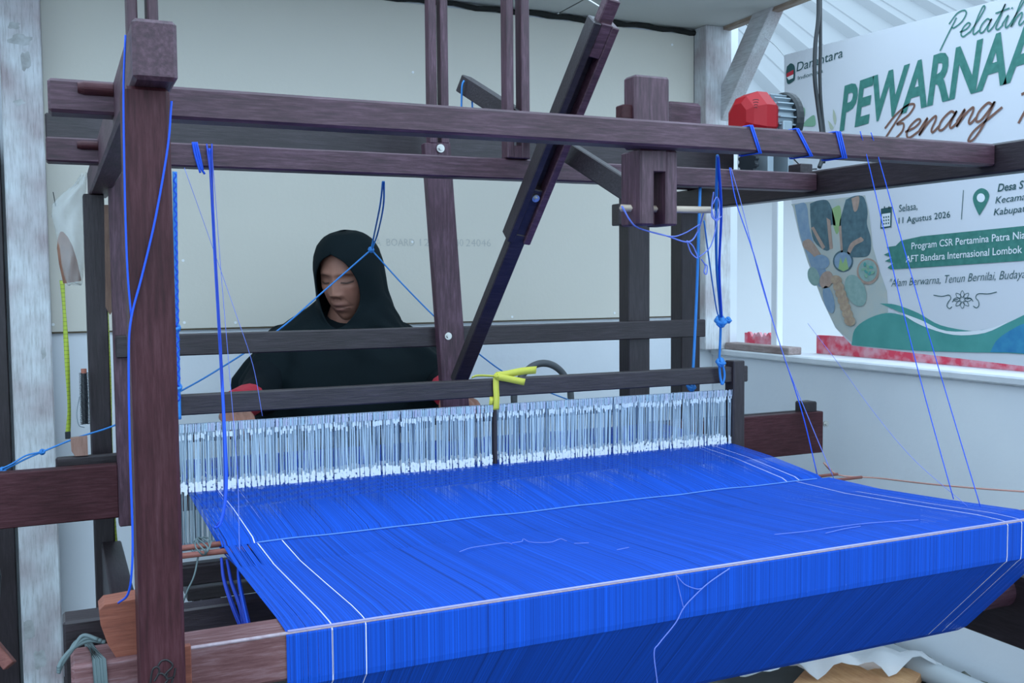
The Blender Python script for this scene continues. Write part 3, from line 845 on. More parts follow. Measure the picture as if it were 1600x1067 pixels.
for r in range(NR):
    t = r / (NR - 1)
    zl = 0.128 - 0.285 * (t / 0.55) if t < 0.55 else -0.157            # head-frame height
    zc = 1.185 - (t - 0.36) / 0.64 * 0.405 if t > 0.36 else 1.185        # cape height
    aw = float(np.interp(-zl, [-h[0] for h in hood], [h[1] for h in hood]))
    # opening half width at this head height
    zz = (zl + 0.030) / 0.104
    wo = (0.064 * math.sqrt(1 - zz * zz) if zz > 0 else 0.064 * (1 - abs(zz) ** 2.4) ** 0.75) if abs(zz) < 1 else 0.0
    o_ang = math.asin(min(0.95, wo / max(aw, 0.02))) if wo > 0 else 0.0
    wl_ = (wo if zz > -0.15 else 0.064 * max(0.0, 1 - ((-zz - 0.15) / 0.85) ** 1.5)) if wo > 0 else 0.0
    o_l = math.asin(min(0.95, wl_ / max(aw, 0.02))) if wl_ > 0 else 0.0
    for cidx in range(NC):
        s = cidx / (NC - 1)
        th = o_ang + s * (2 * math.pi - o_ang - o_l)
        bl = min(max((t - (0.33 + 0.12 * max(0.0, math.cos(th)) ** 1.2)) / 0.17, 0), 1); bl = bl * bl * (3 - 2 * bl)
        # head frame point
        fr = aw * 1.0 * math.cos(th)
        depth_f = 0.106 if math.cos(th) > 0 else 0.125
        dome = math.sqrt(max(0.0, 1 - min(1.0, max(0.0, zl - 0.02) / 0.109) ** 2)) if zl > 0.02 else 1.0
        x_ = aw * math.sin(th); y_ = depth_f * max(dome, 0.06) * math.cos(th)
        if zl < -0.06 and math.cos(th) > 0: y_ += 0.012 * math.cos(th) * min(1, (-0.06 - zl) / 0.05)
        rip = 1 + 0.012 * math.sin(th * 7 + zl * 30) * (1 if zl < 0.05 else 0.3)
        if math.sin(th) > 0: x_ *= 1.0 + (0.10 + 0.10 * min(1, max(0, (0.05 - zl) / 0.15))) * math.sin(th)
        if math.cos(th) < 0: rip += 0.035 * math.sin(th * 11 + 0.7) * min(1, max(0, (0.04 - zl) / 0.1))
        ph_ = H(x_ * rip, y_ * rip, zl)
        # cape point
        cxx = lerp_tab(zc, cape, 1); ca = lerp_tab(zc, cape, 2); cyy = lerp_tab(zc, cape, 3); cb = lerp_tab(zc, cape, 4)
        fo = 1 + 0.045 * math.sin(th * 9 + 1.3 + zc * 5) * min(1, max(0, (1.12 - zc) / 0.1)) + 0.015 * math.sin(th * 17)
        ang = th - math.radians(20) * (1 - min(1, max(0, (1.13 - zc) / 0.15)))
        pc_ = Vector((cxx + ca * math.sin(ang) * fo, cyy - cb * math.cos(ang) * fo, zc))
        scv.append(ph_ * (1 - bl) + pc_ * bl)
for r in range(NR - 1):
    for cidx in range(NC - 1):
        a = r * NC + cidx
        scf.append((a, a + 1, a + NC + 1, a + NC))
bm = bmesh.new()
bvs = [bm.verts.new(v) for v in scv]
for q in scf: bm.faces.new([bvs[i] for i in q])
bmesh.ops.remove_doubles(bm, verts=bm.verts, dist=0.0012)
sc = bm_link('headscarf', bm, M_HIJAB, person, True)
solid(sc, 0.004, 1.0)
# robe and sleeves
robe = [caps([(0.77, 2.90, 0.56), (0.77, 2.91, 0.75), (0.77, 2.90, 0.98)], [0.175, 0.15, 0.15], 16),
        caps([(0.70, 2.86, 0.56), (0.66, 2.50, 0.55)], [0.105, 0.085]), caps([(0.84, 2.86, 0.56), (0.88, 2.50, 0.55)], [0.105, 0.085]), caps([(0.77, 2.80, 0.56), (0.77, 2.52, 0.55)], [0.10, 0.08]),
        caps([(0.66, 2.50, 0.545), (0.64, 2.53, 0.12)], [0.085, 0.10]), caps([(0.88, 2.50, 0.545), (0.90, 2.53, 0.12)], [0.085, 0.10]), caps([(0.77, 2.51, 0.545), (0.77, 2.53, 0.12)], [0.08, 0.09]),
        caps([sh_l, tuple(el_l)], [0.07, 0.062]), caps([sh_r, tuple(el_r)], [0.07, 0.062]),
        caps([tuple(el_l), tuple(el_l + (Vector(wl) - el_l) * 0.42)], [0.058, 0.046]), caps([tuple(el_r), tuple(el_r + (Vector(wrr) - el_r) * 0.42)], [0.058, 0.046])]
remesh_obj('robe', merge(robe), 0.014, M_ROBE, person, 3)
for el, w_ in ((el_l, wl), (el_r, wrr)):
    w3 = Vector(w_)
    pts = [el + (w3 - el) * 0.42, el + (w3 - el) * 0.5, el + (w3 - el) * 0.6, el + (w3 - el) * 0.7, el + (w3 - el) * 0.9]
    o = tube('sleeve', pts, [0.042, 0.043, 0.042, 0.041, 0.039], M_RED, person, 16)
# bench under her
bench = empty('weaver_bench', (0.77, 2.92, 0.0), 'dark wooden bench that the woman at the loom sits on', 'bench')
box('seat', (0.30, 1.25), (2.78, 3.06), (0.345, 0.38), WD['x'], bench)
for xx in (0.34, 1.16):
    for yy in (2.80, 2.99): box('leg', (xx, xx + 0.05), (yy, yy + 0.05), (0, 0.345), WD['z'], bench)

# ================================================================== CORDS
def cord(name, label, r, mtl, pts, cat='cord', group=None, sides=6, spline=True):
    P = [at(a, b, Y=c) for (a, b, c) in pts]
    o = tube(name, P, r, mtl, None, sides, True, spline, origin=P[0])
    return tag(o, label, cat, group)
def knot(parent, c, r, mtl):
    g = []
    for k in range(3):
        pts = []
        for t in range(10):
            a = 2 * math.pi * t / 9
            v3 = [math.cos(a), math.sin(a), 0.35 * math.sin(a + k)]
            v3 = v3[k:] + v3[:k]
            pts.append(np.array(c) + r * np.array(v3))
        g.append(tube_geo(pts, r * 0.48, 6))
    v, f = merge(g)
    return link('knot', v, f, mtl, parent, True)

# picking cord: two legs and a hanging loop joined by a knot
K = at(580, 390, Y=2.50)
pk = cord('pull_cord', 'bright blue pull cord with a knot hanging before the woman, legs running to both sides', 0.0022, M_LBLUE,
          [(580, 390, 2.50), (500, 460, 2.49), (433, 517, 2.48), (340, 578, 2.47), (275, 615, 2.46), (185, 662, 2.45), (120, 684, 2.45), (66, 706, 2.45), (30, 722, 2.45), (-40, 760, 2.45)])
for q in ([(598, 284, 2.03), (594, 320, 2.2), (585, 365, 2.45), (580, 390, 2.50)], [(600, 284, 2.035), (599, 322, 2.2), (590, 365, 2.45), (581, 390, 2.50)],
          [(582, 392, 2.50), (630, 445, 2.49), (690, 505, 2.48), (742, 548, 2.47), (790, 583, 2.46), (838, 605, 2.45), (890, 625, 2.44), (960, 648, 2.43)],
          [(66, 706, 2.45), (40, 712, 2.447), (12, 728, 2.447), (-40, 748, 2.447)]):
    P = [at(*a[:2], Y=a[2]) for a in q]
    v, f = tube_geo(cat_rom(P), 0.0021, 6); link('cord_leg', v, f, M_LBLUE, pk, True)
knot(pk, K, 0.006, M_LBLUE); knot(pk, at(66, 706, Y=2.45), 0.005, M_LBLUE); knot(pk, at(4, 735, Y=2.45), 0.006, M_LBLUE)

# ropes carrying the heddle frame
rp = cord('hanging_rope', 'light blue twisted rope hanging beside the front post to the heddle frame', 0.0042, M_LBLUE, [(273, 268, 1.93), (274.5, 400, 1.95), (276.5, 520, 1.97), (279, 620, 1.98), (280, 655, 1.983)], 'rope')
knot(rp, at(273, 512, Y=1.965), 0.008, M_LBLUE); knot(rp, at(276, 605, Y=1.978), 0.0075, M_LBLUE)
P = [at(273 + 2.2 * math.sin(k * 1.25) + k * 0.055, 270 + k * 3.0, Y=1.927 + 0.00042 * k) for k in range(120)]
v, f = tube_geo(P, 0.0016, 5); link('rope_strand', v, f, M_BLUE, rp, True)
rp = cord('hanging_rope', 'knotted blue rope holding the heddle frame end beside the window', 0.0030, M_LBLUE, [(1121, 243, 1.50), (1119, 330, 1.62), (1120, 420, 1.78), (1126, 500, 1.93), (1124, 570, 1.97), (1128, 600, 1.974), (1132, 585, 1.974), (1127, 562, 1.972)], 'rope')
knot(rp, at(1126, 502, Y=1.93), 0.011, M_LBLUE); knot(rp, at(1138, 500, Y=1.93), 0.006, M_LBLUE); knot(rp, at(1126, 566, Y=1.968), 0.009, M_LBLUE)
P = [at(*a[:2], Y=a[2]) for a in [(1122, 245, 1.495), (1127, 330, 1.62), (1124, 420, 1.78), (1128, 500, 1.93)]]
v, f = tube_geo(cat_rom(P), 0.0026, 6); link('rope_strand', v, f, M_BLUE, rp, True)
P = [at(*a[:2], Y=a[2]) for a in [(1100, 345, 1.60), (1110, 420, 1.75), (1119, 480, 1.90), (1125, 502, 1.93)]]
v, f = tube_geo(cat_rom(P), 0.0016, 6); link('rope_strand', v, f, M_LBLUE, rp, True)
rp = cord('hanging_rope', 'light blue rope hanging straight down between the beater arm and the window', 0.0036, M_LBLUE, [(1094, 292, 1.985), (1092, 350, 1.99), (1089, 450, 2.02), (1084, 560, 2.028), (1081, 612, 2.03)], 'rope')
knot(rp, at(1080, 604, Y=2.032), 0.009, M_LBLUE)

# straps wound round the first cross beam, some with lines running down to the warp
def strap(label, u_top, u_bot, width_px, hang=None, r=0.0016):
    """loop hugging the first cross beam, slanting on its front face"""
    n = max(1, int(round(width_px / 3.2)))
    par = None
    for k in range(n):
        o_ = (k - (n - 1) / 2) * 3.1
        a = at(u_top + o_, 190, Y=1.4435); b = at(u_bot + o_, 230, Y=1.4435)
        zt, zb = 1.4725, 1.4255
        P = [(a.x, 1.4435, zt), (b.x, 1.4435, zb), (b.x - 0.006, 1.4915, zb), (a.x - 0.006, 1.4915, zt), (a.x, 1.4435, zt)]
        if par is None:
            par = tube('cord_strap', P, r, M_BLUE, None, 6, True, False, origin=P[0]); tag(par, label, 'cord')
        else:
            v, f = tube_geo(P, r, 6); link('strap_turn', v, f, M_BLUE, par, True)
    return par
strap('bright blue cord wound round the front cross beam before the red motor', 1174, 1188, 5)
strap('bright blue cord wound round the front cross beam near the black cable', 1246, 1268, 5)
strap('flat band of blue cords wound round the front cross beam between slack thread lines', 1310, 1320, 10)
for (lb, q) in (('thin blue line from cross beam to warp, nearer the flat band of cords', [(1344, 205, 1.443), (1357, 255, 1.4425), (1400, 440, 1.38), (1440, 600, 1.33), (1490, 780, 1.268)]),
                ('thin blue line from cross beam to warp, farther from the flat band of cords', [(1361, 207, 1.443), (1376, 258, 1.4425), (1430, 450, 1.37), (1480, 620, 1.32), (1532, 792, 1.255)])):
    cord('blue_line', lb, 0.0010, M_BLUE, q, 'thread')
for (lb, r, mt_, q) in (('blue line sloping from the second cross beam down to the lease stick ends', 0.0014, M_BLUE, [(1140, 262, 1.963), (1151, 318, 1.93), (1178, 398, 1.88), (1213, 520, 1.83), (1252, 640, 1.79), (1277, 742, 1.762)]),
                        ('thinner pale blue line sloping from the second cross beam to the lease stick', 0.0009, M_PBLUE, [(1142, 262, 1.963), (1160, 325, 1.93), (1190, 445, 1.86), (1228, 565, 1.80), (1262, 650, 1.77), (1303, 748, 1.722)]),
                        ('very fine slack thread crossing the half wall to the warp edge', 0.0005, M_PBLUE, [(1262, 505, 1.85), (1310, 568, 1.75), (1370, 650, 1.60), (1430, 720, 1.48), (1512, 791, 1.33)])):
    cord('blue_line', lb, r, mt_, q, 'thread')
# bundle on the left
bl_ = cord('thread_bundle', 'thick bundle of bright blue threads hanging from the second cross beam on the left', 0.0030, M_BLUE, [(327, 232, 1.96), (329, 262, 1.955), (336, 400, 1.90), (345, 560, 1.86), (352, 700, 1.80), (353, 770, 1.78), (345, 815, 1.77), (335, 825, 1.765)], 'threads')
for q in ([(323, 225, 1.961), (331, 300, 1.93), (340, 460, 1.88), (349, 620, 1.84), (356, 745, 1.79)], [(331, 225, 1.961), (333, 320, 1.93), (341, 480, 1.88), (348, 640, 1.83), (350, 790, 1.78), (338, 822, 1.765)]):
    P = [at(*a[:2], Y=a[2]) for a in q]; v, f = tube_geo(cat_rom(P), 0.0016, 6); link('thread', v, f, M_DBLUE, bl_, True)
for q in ([(304, 222, 1.9625), (309, 245, 1.9625), (314, 262, 1.962), (320, 272, 1.963)], [(301, 222, 1.9625), (305, 243, 1.9625), (313, 270, 1.962)], [(307, 222, 1.9625), (312, 243, 1.9625), (317, 266, 1.962)]):
    P = [at(*a[:2], Y=a[2]) for a in q]; v, f = tube_geo(cat_rom(P), 0.0022, 6); link('thread', v, f, M_BLUE, bl_, True)
for (lb, q) in (('fine pale thread hanging beside the blue bundle down to the lease sticks', [(332, 245, 1.955), (345, 420, 1.92), (360, 600, 1.86), (371, 740, 1.78), (374, 850, 1.69), (376, 905, 1.62)]),
                ('fine pale thread slanting from the second cross beam past the rail', [(288, 262, 1.955), (330, 380, 1.95), (365, 480, 1.94), (395, 570, 1.93), (410, 650, 1.925)])):
    cord('fine_thread', lb, 0.0006, M_PBLUE, q, 'thread')
# strings on the front post
cord('post_string', 'blue string looped along the left face of the front post', 0.0012, M_BLUE, [(196, 55, 1.135), (193, 150, 1.13), (195, 300, 1.13), (199, 420, 1.13), (205, 495, 1.132)], 'string')
cord('post_string', 'blue string crossing the front post slantwise from the beam above and down its edge', 0.0013, M_BLUE,
     [(268, 158, 1.134), (262, 230, 1.134), (243, 340, 1.134), (222, 430, 1.134), (205, 497, 1.131), (201, 560, 1.13), (203, 700, 1.132), (207, 830, 1.133), (206, 890, 1.134), (200, 928, 1.15), (185, 942, 1.19)], 'string')
# tangle round the pale stick
st = cord('pale_stick', 'pale squared stick pushed through the forked hanger', 0.0062, WP, [(970, 325, 1.510), (1040, 327, 1.510), (1111, 328, 1.510)], 'stick', None, 4, False)
tg = cord('cord_tangle', 'tangle of pale violet cords looped from the pale stick to the hanging rope', 0.0015, M_PBLUE, [(972, 322, 1.50), (985, 345, 1.50), (1000, 357, 1.51), (1040, 368, 1.53), (1075, 378, 1.55), (1090, 362, 1.56), (1100, 330, 1.53)], 'cords')
for q in ([(971, 322, 1.50), (982, 340, 1.50), (998, 356, 1.50), (1045, 369, 1.53), (1068, 365, 1.55), (1094, 350, 1.55)],
          [(1073, 376, 1.55), (1080, 395, 1.55), (1090, 403, 1.55), (1083, 385, 1.55), (1073, 376, 1.55)],
          [(1092, 402, 1.55), (1110, 385, 1.55), (1119, 352, 1.55), (1117, 330, 1.54)],
          [(1113, 320, 1.50), (1112, 338, 1.50), (1121, 342, 1.50), (1124, 320, 1.50), (1120, 308, 1.50), (1113, 320, 1.50)],
          [(1115, 300, 1.49), (1112, 325, 1.50), (1118, 345, 1.50), (1127, 338, 1.50)],
          [(1096, 405, 1.56), (1102, 415, 1.57), (1100, 425, 1.57), (1104, 428, 1.57), (1105, 416, 1.57), (1101, 412, 1.57)]):
    P = [at(*a[:2], Y=a[2]) for a in q]; v, f = tube_geo(cat_rom(P), 0.0012, 5); link('cord_loop', v, f, M_PBLUE, tg, True)
# two cords tied to the raised end of the rocker bar
o = cord('lever_cord', 'pair of light blue cords tied to the raised end of the rocker bar', 0.0022, M_LBLUE, [(725, 126, 2.13), (722, 135, 2.13), (721, 165, 2.14), (720, 200, 2.15)])
P = [at(*a[:2], Y=a[2]) for a in [(737, 138, 2.13), (738, 165, 2.14), (739, 200, 2.15)]]
v, f = tube_geo(P, 0.0021, 6); link('cord_leg', v, f, M_LBLUE, o, True)
# bundles of blue ends under the warp at the left
for k, (lb, q) in enumerate((('loose bundle of dark blue ends hanging under the left warp edge', [(346, 872, 1.70), (350, 905, 1.66), (363, 945, 1.62), (380, 985, 1.60)]),
                             ('second loose bundle of dark blue ends hanging beside the warp edge', [(355, 875, 1.69), (362, 910, 1.64), (375, 945, 1.60), (385, 985, 1.58)]),
                             ('bright blue bundle of ends dropping in front of the lower cross bar', [(374, 868, 1.68), (373, 900, 1.62), (380, 940, 1.56), (390, 985, 1.52)]))):
    o = cord('thread_ends', lb, 0.0026, M_DBLUE if k < 2 else M_BLUE, q, 'threads')
    for d in (-3, 3):
        P = [at(a + d * (0.3 + 0.3 * i), b, Y=c) for i, (a, b, c) in enumerate(q)]
        v, f = tube_geo(cat_rom(P), 0.0013, 5); link('thread', v, f, M_DBLUE, o, True)
# grey-green cord wound round the end of the front beam
g = []
for k in range(6):
    x = at(150 + 3.5 * k, 1000, Y=1.199).x + 0.002 * math.sin(k * 2.1)
    g.append(tube_geo([(x, 1.1975, 0.70), (x - 0.003, 1.1975, 0.7785), (x - 0.008 - 0.002 * k, 1.264, 0.7785), (x - 0.004, 1.264, 0.697), (x, 1.1975, 0.697), (x, 1.1975, 0.70)], 0.0021, 6))
for k in range(3):
    P = [at(165 - 6 * k, 1003 - 2 * k, Y=1.22), at(140 - 5 * k, 1001 - 4 * k, Y=1.225), at(115, 1012, Y=1.22), at(98, 1030 + 3 * k, Y=1.215), at(91, 1044 + 4 * k, Y=1.21)]
    g.append(tube_geo(cat_rom(P), 0.0024, 6))
P = [at(108, 1018, Y=1.26), at(118, 1003, Y=1.27), at(136, 995, Y=1.27), at(152, 998, Y=1.265)]
g.append(tube_geo(cat_rom(P), 0.0018, 6))
v, f = merge(g); o = link('wound_cord', v, f, M_TIE, None, True, origin=at(150, 1010, Y=1.23))
tag(o, 'grey-green cord wound round the end of the front rest beam', 'cord')
cord('wire', 'thin pale wire running up from the head of the slanting lever', 0.0012, mat('pale_wire', (0.7, 0.75, 0.8), 0.5), [(949, 20, 1.62), (935, 9, 1.66), (900, -12, 1.75)], 'wire', None, 5)

# ================================================================== SMALL THINGS
# yellow ribbon tied round the heddle frame bar
rb = empty('yellow_ribbon', at(774, 590, Y=1.98), 'yellow plastic ribbon tied in a bow round the heddle frame bar', 'ribbon')
def rib(name, pts, w, wd=(0, 0, 1)):
    P = [at(a, b, Y=c) for a, b, c in pts]
    o = link(name, *ribbon_geo(cat_rom(P, 4), w, wd), M_YELLOW, rb, True); solid(o, 0.0008); return o
rib('band', [(775, 588, 1.981), (775, 605, 1.981), (776, 625, 1.981), (775, 640, 1.984)], 0.0068, (1, 0, 0))
rib('band', [(768, 612, 2.013), (768, 622, 1.983), (767, 633, 1.985)], 0.0045, (1, 0, 0))
rib('tail', [(774, 587, 1.98), (790, 585, 1.972), (815, 580, 1.965), (838, 578, 1.96)], 0.0085, (0.05, -0.2, 0.97))
rib('tail', [(774, 588, 1.98), (790, 591, 1.97), (805, 594, 1.965), (820, 597, 1.96)], 0.0075, (0.15, -0.2, 0.95))
rib('tail', [(776, 588, 1.98), (760, 587, 1.975), (745, 587, 1.97), (737, 590, 1.968)], 0.0028, (0, -0.5, 0.86))
knot(rb, at(775, 587, Y=1.978), 0.004, M_YELLOW)

# tape measures
def tape_mat():
    mt = bpy.data.materials.new('tape_measure'); mt.use_nodes = True
    nt = mt.node_tree; b = nt.nodes['Principled BSDF']; b.inputs['Roughness'].default_value = 0.5
    tc = nt.nodes.new('ShaderNodeTexCoord'); sp = nt.nodes.new('ShaderNodeSeparateXYZ')
    nt.links.new(tc.outputs['Object'], sp.inputs[0])
    ml = nt.nodes.new('ShaderNodeMath'); ml.operation = 'MULTIPLY'; ml.inputs[1].default_value = 100
    fr = nt.nodes.new('ShaderNodeMath'); fr.operation = 'FRACT'
    gt = nt.nodes.new('ShaderNodeMath'); gt.operation = 'GREATER_THAN'; gt.inputs[1].default_value = 0.9
    nt.links.new(sp.outputs['Z'], ml.inputs[0]); nt.links.new(ml.outputs[0], fr.inputs[0]); nt.links.new(fr.outputs[0], gt.inputs[0])
    mx = nt.nodes.new('ShaderNodeMix'); mx.data_type = 'RGBA'
    mx.inputs['A'].default_value = (0.42, 0.52, 0.05, 1); mx.inputs['B'].default_value = (0.12, 0.15, 0.03, 1)
    nt.links.new(gt.outputs[0], mx.inputs['Factor']); nt.links.new(mx.outputs['Result'], b.inputs['Base Color'])
    return mt
M_TAPE = tape_mat()
def tape(label, pts, w):
    P = [at(a, b, Y=c) for a, b, c in pts]
    wd = []
    C_ = cat_rom(P, 5)
    for i in range(len(C_)):
        a = 0.9 * math.sin(i * 0.23 + 0.4)
        wd.append((math.cos(a), -math.sin(a), 0))
    v, f = ribbon_geo(C_, w, wd)
    o = link('tape_measure', v, f, M_TAPE, None, True, origin=P[0]); solid(o, 0.0008)
    tag(o, label, 'tape measure', 'hanging tape measures')
    e = P[-1]
    box('end_clip', (e.x - w * 1.1, e.x + w * 1.1), (e.y - 0.003, e.y + 0.003), (e.z - 0.012, e.z + 0.006), M_BLACK, o, 0.001)
tape('yellow-green tape measure hanging below the plastic bag', [(97, 438, 2.66), (100, 480, 2.66), (103, 530, 2.66), (106, 590, 2.66), (108, 640, 2.66), (106, 678, 2.66)], 0.0058)
tape('yellow-green tape measure hanging behind the loom post', [(162, 345, 2.62), (164, 420, 2.62), (167, 520, 2.62), (171, 620, 2.62), (174, 720, 2.62), (178, 830, 2.62), (186, 880, 2.62)], 0.0062)

# dark pointed wooden blade hanging between the posts
bx = at(170, 350, Y=2.45)
P = [at(163, 320, Y=2.45), at(178, 320, Y=2.45), at(179, 480, Y=2.45), at(172, 492, Y=2.45), at(165, 480, Y=2.45)]
V = [tuple(p) for p in P] + [(p.x, p.y + 0.012, p.z) for p in P]
o = link('weaving_sword', V, [(0, 1, 2, 3, 4), (9, 8, 7, 6, 5)] + [(i, (i + 1) % 5, 5 + (i + 1) % 5, 5 + i) for i in range(5)], wood('brown_wood', 'z', (0.09, 0.05, 0.035), (0.16, 0.09, 0.06), (0.22, 0.13, 0.09)), None, origin=P[0])
tag(o, 'brown pointed weaving sword hanging under the side beam', 'weaving sword')

# clear plastic bag with a wooden shuttle inside
M_BAG = bpy.data.materials.new('clear_plastic'); M_BAG.use_nodes = True
_nt = M_BAG.node_tree; _b = _nt.nodes['Principled BSDF']
_b.inputs['Base Color'].default_value = (0.72, 0.76, 0.76, 1); _b.inputs['Roughness'].default_value = 0.18; _b.inputs['Alpha'].default_value = 0.30
bag_px = [(270, 128, 138), (285, 118, 136), (300, 100, 134), (318, 82, 133), (335, 80, 132), (360, 86, 133), (385, 92, 136), (410, 94, 133), (430, 97, 131), (444, 104, 130)]
bv, bf = [], []
NB = 22
rows = []
for i in range(len(bag_px) * 3 - 2):
    t = i / 3.0; k = int(t); k2 = min(k + 1, len(bag_px) - 1); fr = t - k
    rows.append(tuple(bag_px[k][q] * (1 - fr) + bag_px[k2][q] * fr for q in range(3)))
for ri, (py, xa, xb) in enumerate(rows):
    a = at(xa, py, Y=2.56); b = at(xb, py, Y=2.56)
    cx, hw = (a.x + b.x) / 2, (b.x - a.x) / 2
    for s in range(NB):
        an = 2 * math.pi * s / NB
        wr_ = 1 + 0.12 * math.sin(an * 5 + ri * 0.5) + 0.09 * math.sin(an * 3 - ri * 0.8)
        bv.append((cx + hw * math.cos(an) * (0.94 + 0.06 * wr_), 2.60 + 0.033 * math.sin(an) * wr_, a.z + 0.004 * math.sin(an * 4 + ri)))
for ri in range(len(rows) - 1):
    for s in range(NB):
        bf.append((ri * NB + s, ri * NB + (s + 1) % NB, (ri + 1) * NB + (s + 1) % NB, (ri + 1) * NB + s))
bf.append(tuple((len(rows) - 1) * NB + s for s in range(NB)))
o = link('plastic_bag', bv, bf, M_BAG, None, True, origin=at(115, 350, Y=2.6))
tag(o, 'crumpled clear plastic bag hanging from the side beam with a shuttle in it', 'bag')
P = at(83, 300, Y=2.6); P2 = at(87, 322, Y=2.6)
v, f = tube_geo([P, P2], 0.001, 5); link('wire_pin', v, f, M_BLACK, o)
# shuttle
p0_, p1_ = at(96, 362, Y=2.60), at(113, 441, Y=2.60)
axs = (p1_ - p0_).normalized(); sd = axs.cross(Vector((0, 1, 0))).normalized()
sv, sf = [], []
secs = [(0.0, 0.15), (0.12, 0.55), (0.3, 0.85), (0.6, 1.0), (1.0, 1.0)]
for (t, wv_) in secs:
    c = p0_ + (p1_ - p0_) * t
    for (u, v_) in ((-1, -1), (1, -1), (1, 1), (-1, 1)): sv.append(c + sd * (0.020 * wv_ * u) + Vector((0, 0.014 * wv_ * v_, 0)))
for i in range(4):
    for s in range(4): sf.append((i * 4 + s, i * 4 + (s + 1) % 4, i * 4 + 4 + (s + 1) % 4, i * 4 + 4 + s))
sf += [(3, 2, 1, 0), (16, 17, 18, 19)]
o = link('wooden_shuttle', sv, sf, wood('shuttle_wood', 'z', (0.16, 0.065, 0.035), (0.27, 0.12, 0.07), (0.34, 0.18, 0.11), rough=0.6), None, origin=p0_)
tag(o, 'brown tapered wooden shuttle inside the clear plastic bag', 'shuttle')

# brush and raw block on the shuttle race
br = empty('comb_brush', at(131, 665, Y=2.46), 'dark bristled brush with a wire loop standing behind the race board', 'brush')
b0, b1 = at(131, 583, Y=2.46), at(133, 662, Y=2.46)
v, f = tube_geo([b0, (b0 + b1) / 2, b1], [0.006, 0.0075, 0.006], 8); link('core', v, f, M_BLACK, br)
g = []
for k in range(34):
    c = b0 + (b1 - b0) * (k / 33)
    for a in range(8):
        d = Vector((math.cos(a * 0.785 + k), math.sin(a * 0.785 + k), 0)) * 0.0105
        g.append(tube_geo([c, c + d], 0.0008, 3))
v, f = merge(g); link('bristles', v, f, M_BLACK, br)
cyl('tip', b0, b0 + Vector((0, 0, 0.010)), 0.006, mat('terracotta', (0.35, 0.12, 0.08), 0.7), br, 8)
P = [at(124, 620, Y=2.455), at(120, 645, Y=2.455), at(123, 664, Y=2.455), at(132, 668, Y=2.455)]
v, f = tube_geo(cat_rom(P), 0.0012, 5); link('wire_loop', v, f, mat('grey_wire', (0.25, 0.3, 0.33), 0.4), br, True)
q0 = at(110, 684, Y=2.41); q1 = at(138, 728, Y=2.41)
prof = [(q0.x, q0.z), (q1.x, q0.z + 0.002), (q1.x, 0.823), (q0.x + 0.008, 0.823), (q0.x + 0.001, 0.835)]
V = [(a, 2.401, b) for a, b in prof] + [(a, 2.419, b) for a, b in prof]
o = link('wood_offcut', V, [(0, 1, 2, 3, 4), (9, 8, 7, 6, 5)] + [(i, (i + 1) % 5, 5 + (i + 1) % 5, 5 + i) for i in range(5)], wood('tan_wood', 'z', (0.22, 0.12, 0.09), (0.34, 0.2, 0.15), (0.42, 0.27, 0.22)), None, origin=(q0.x, 2.41, 0.823))
tag(o, 'small tan wooden block standing on the left end of the shuttle race', 'wood block')

# looped handle behind the heddles
o = tube('hose_loop', [(1.28, 2.75, 0.70)] + [(1.36 + 0.085 * math.cos(a) * 1.15, 2.75, 0.835 + 0.115 * math.sin(a)) for a in [math.pi - i * math.pi / 8 for i in range(9)]] + [(1.46, 2.75, 0.70), (1.46, 2.75, 0.0)], 0.011, mat('grey_hose', (0.10, 0.11, 0.12), 0.5), None, 8, origin=(1.36, 2.75, 0.0))
tag(o, 'grey looped hose standing behind the loom near the back wall', 'hose')

# ================================================================== MOTOR, CABLE
mo = empty('electric_motor', (1.90, 2.30, 1.50), 'red and grey electric motor with black end cap mounted beside the loom frame', 'motor')
M_MRED = mat('red_plastic', (0.36, 0.006, 0.012), 0.45, 0.0, 0.3)
M_MGREY = mat('grey_cast_housing', (0.30, 0.36, 0.40), 0.45, 0.4)
mzc, mr = 1.652, 0.068
myc = 2.30
mx0 = at(1147, 170, Y=2.315).x; mx1 = at(1207, 170, Y=2.26).x; mx2 = at(1234, 170, Y=2.26).x; mx3 = at(1249, 170, Y=2.25).x
def octo(x, r, ry=None, rot=22.5, n=8):
    return [(x, myc + (ry or r) * math.cos(math.radians(rot + 360 / n * i)), mzc + r * math.sin(math.radians(rot + 360 / n * i))) for i in range(n)]
rings = [octo(mx0, 0.042), octo(mx0 + 0.012, 0.062), octo(mx0 + 0.045, 0.078), octo(mx1 - 0.012, 0.078), octo(mx1, 0.070)]
V = [p for r in rings for p in r]; Fc = []
for i in range(len(rings) - 1):
    for s in range(8): Fc.append((i * 8 + s, i * 8 + (s + 1) % 8, i * 8 + 8 + (s + 1) % 8, i * 8 + 8 + s))
Fc += [tuple(range(8))[::-1], tuple(range(32, 40))]
cov = link('gear_cover', V, Fc, M_MRED, mo)
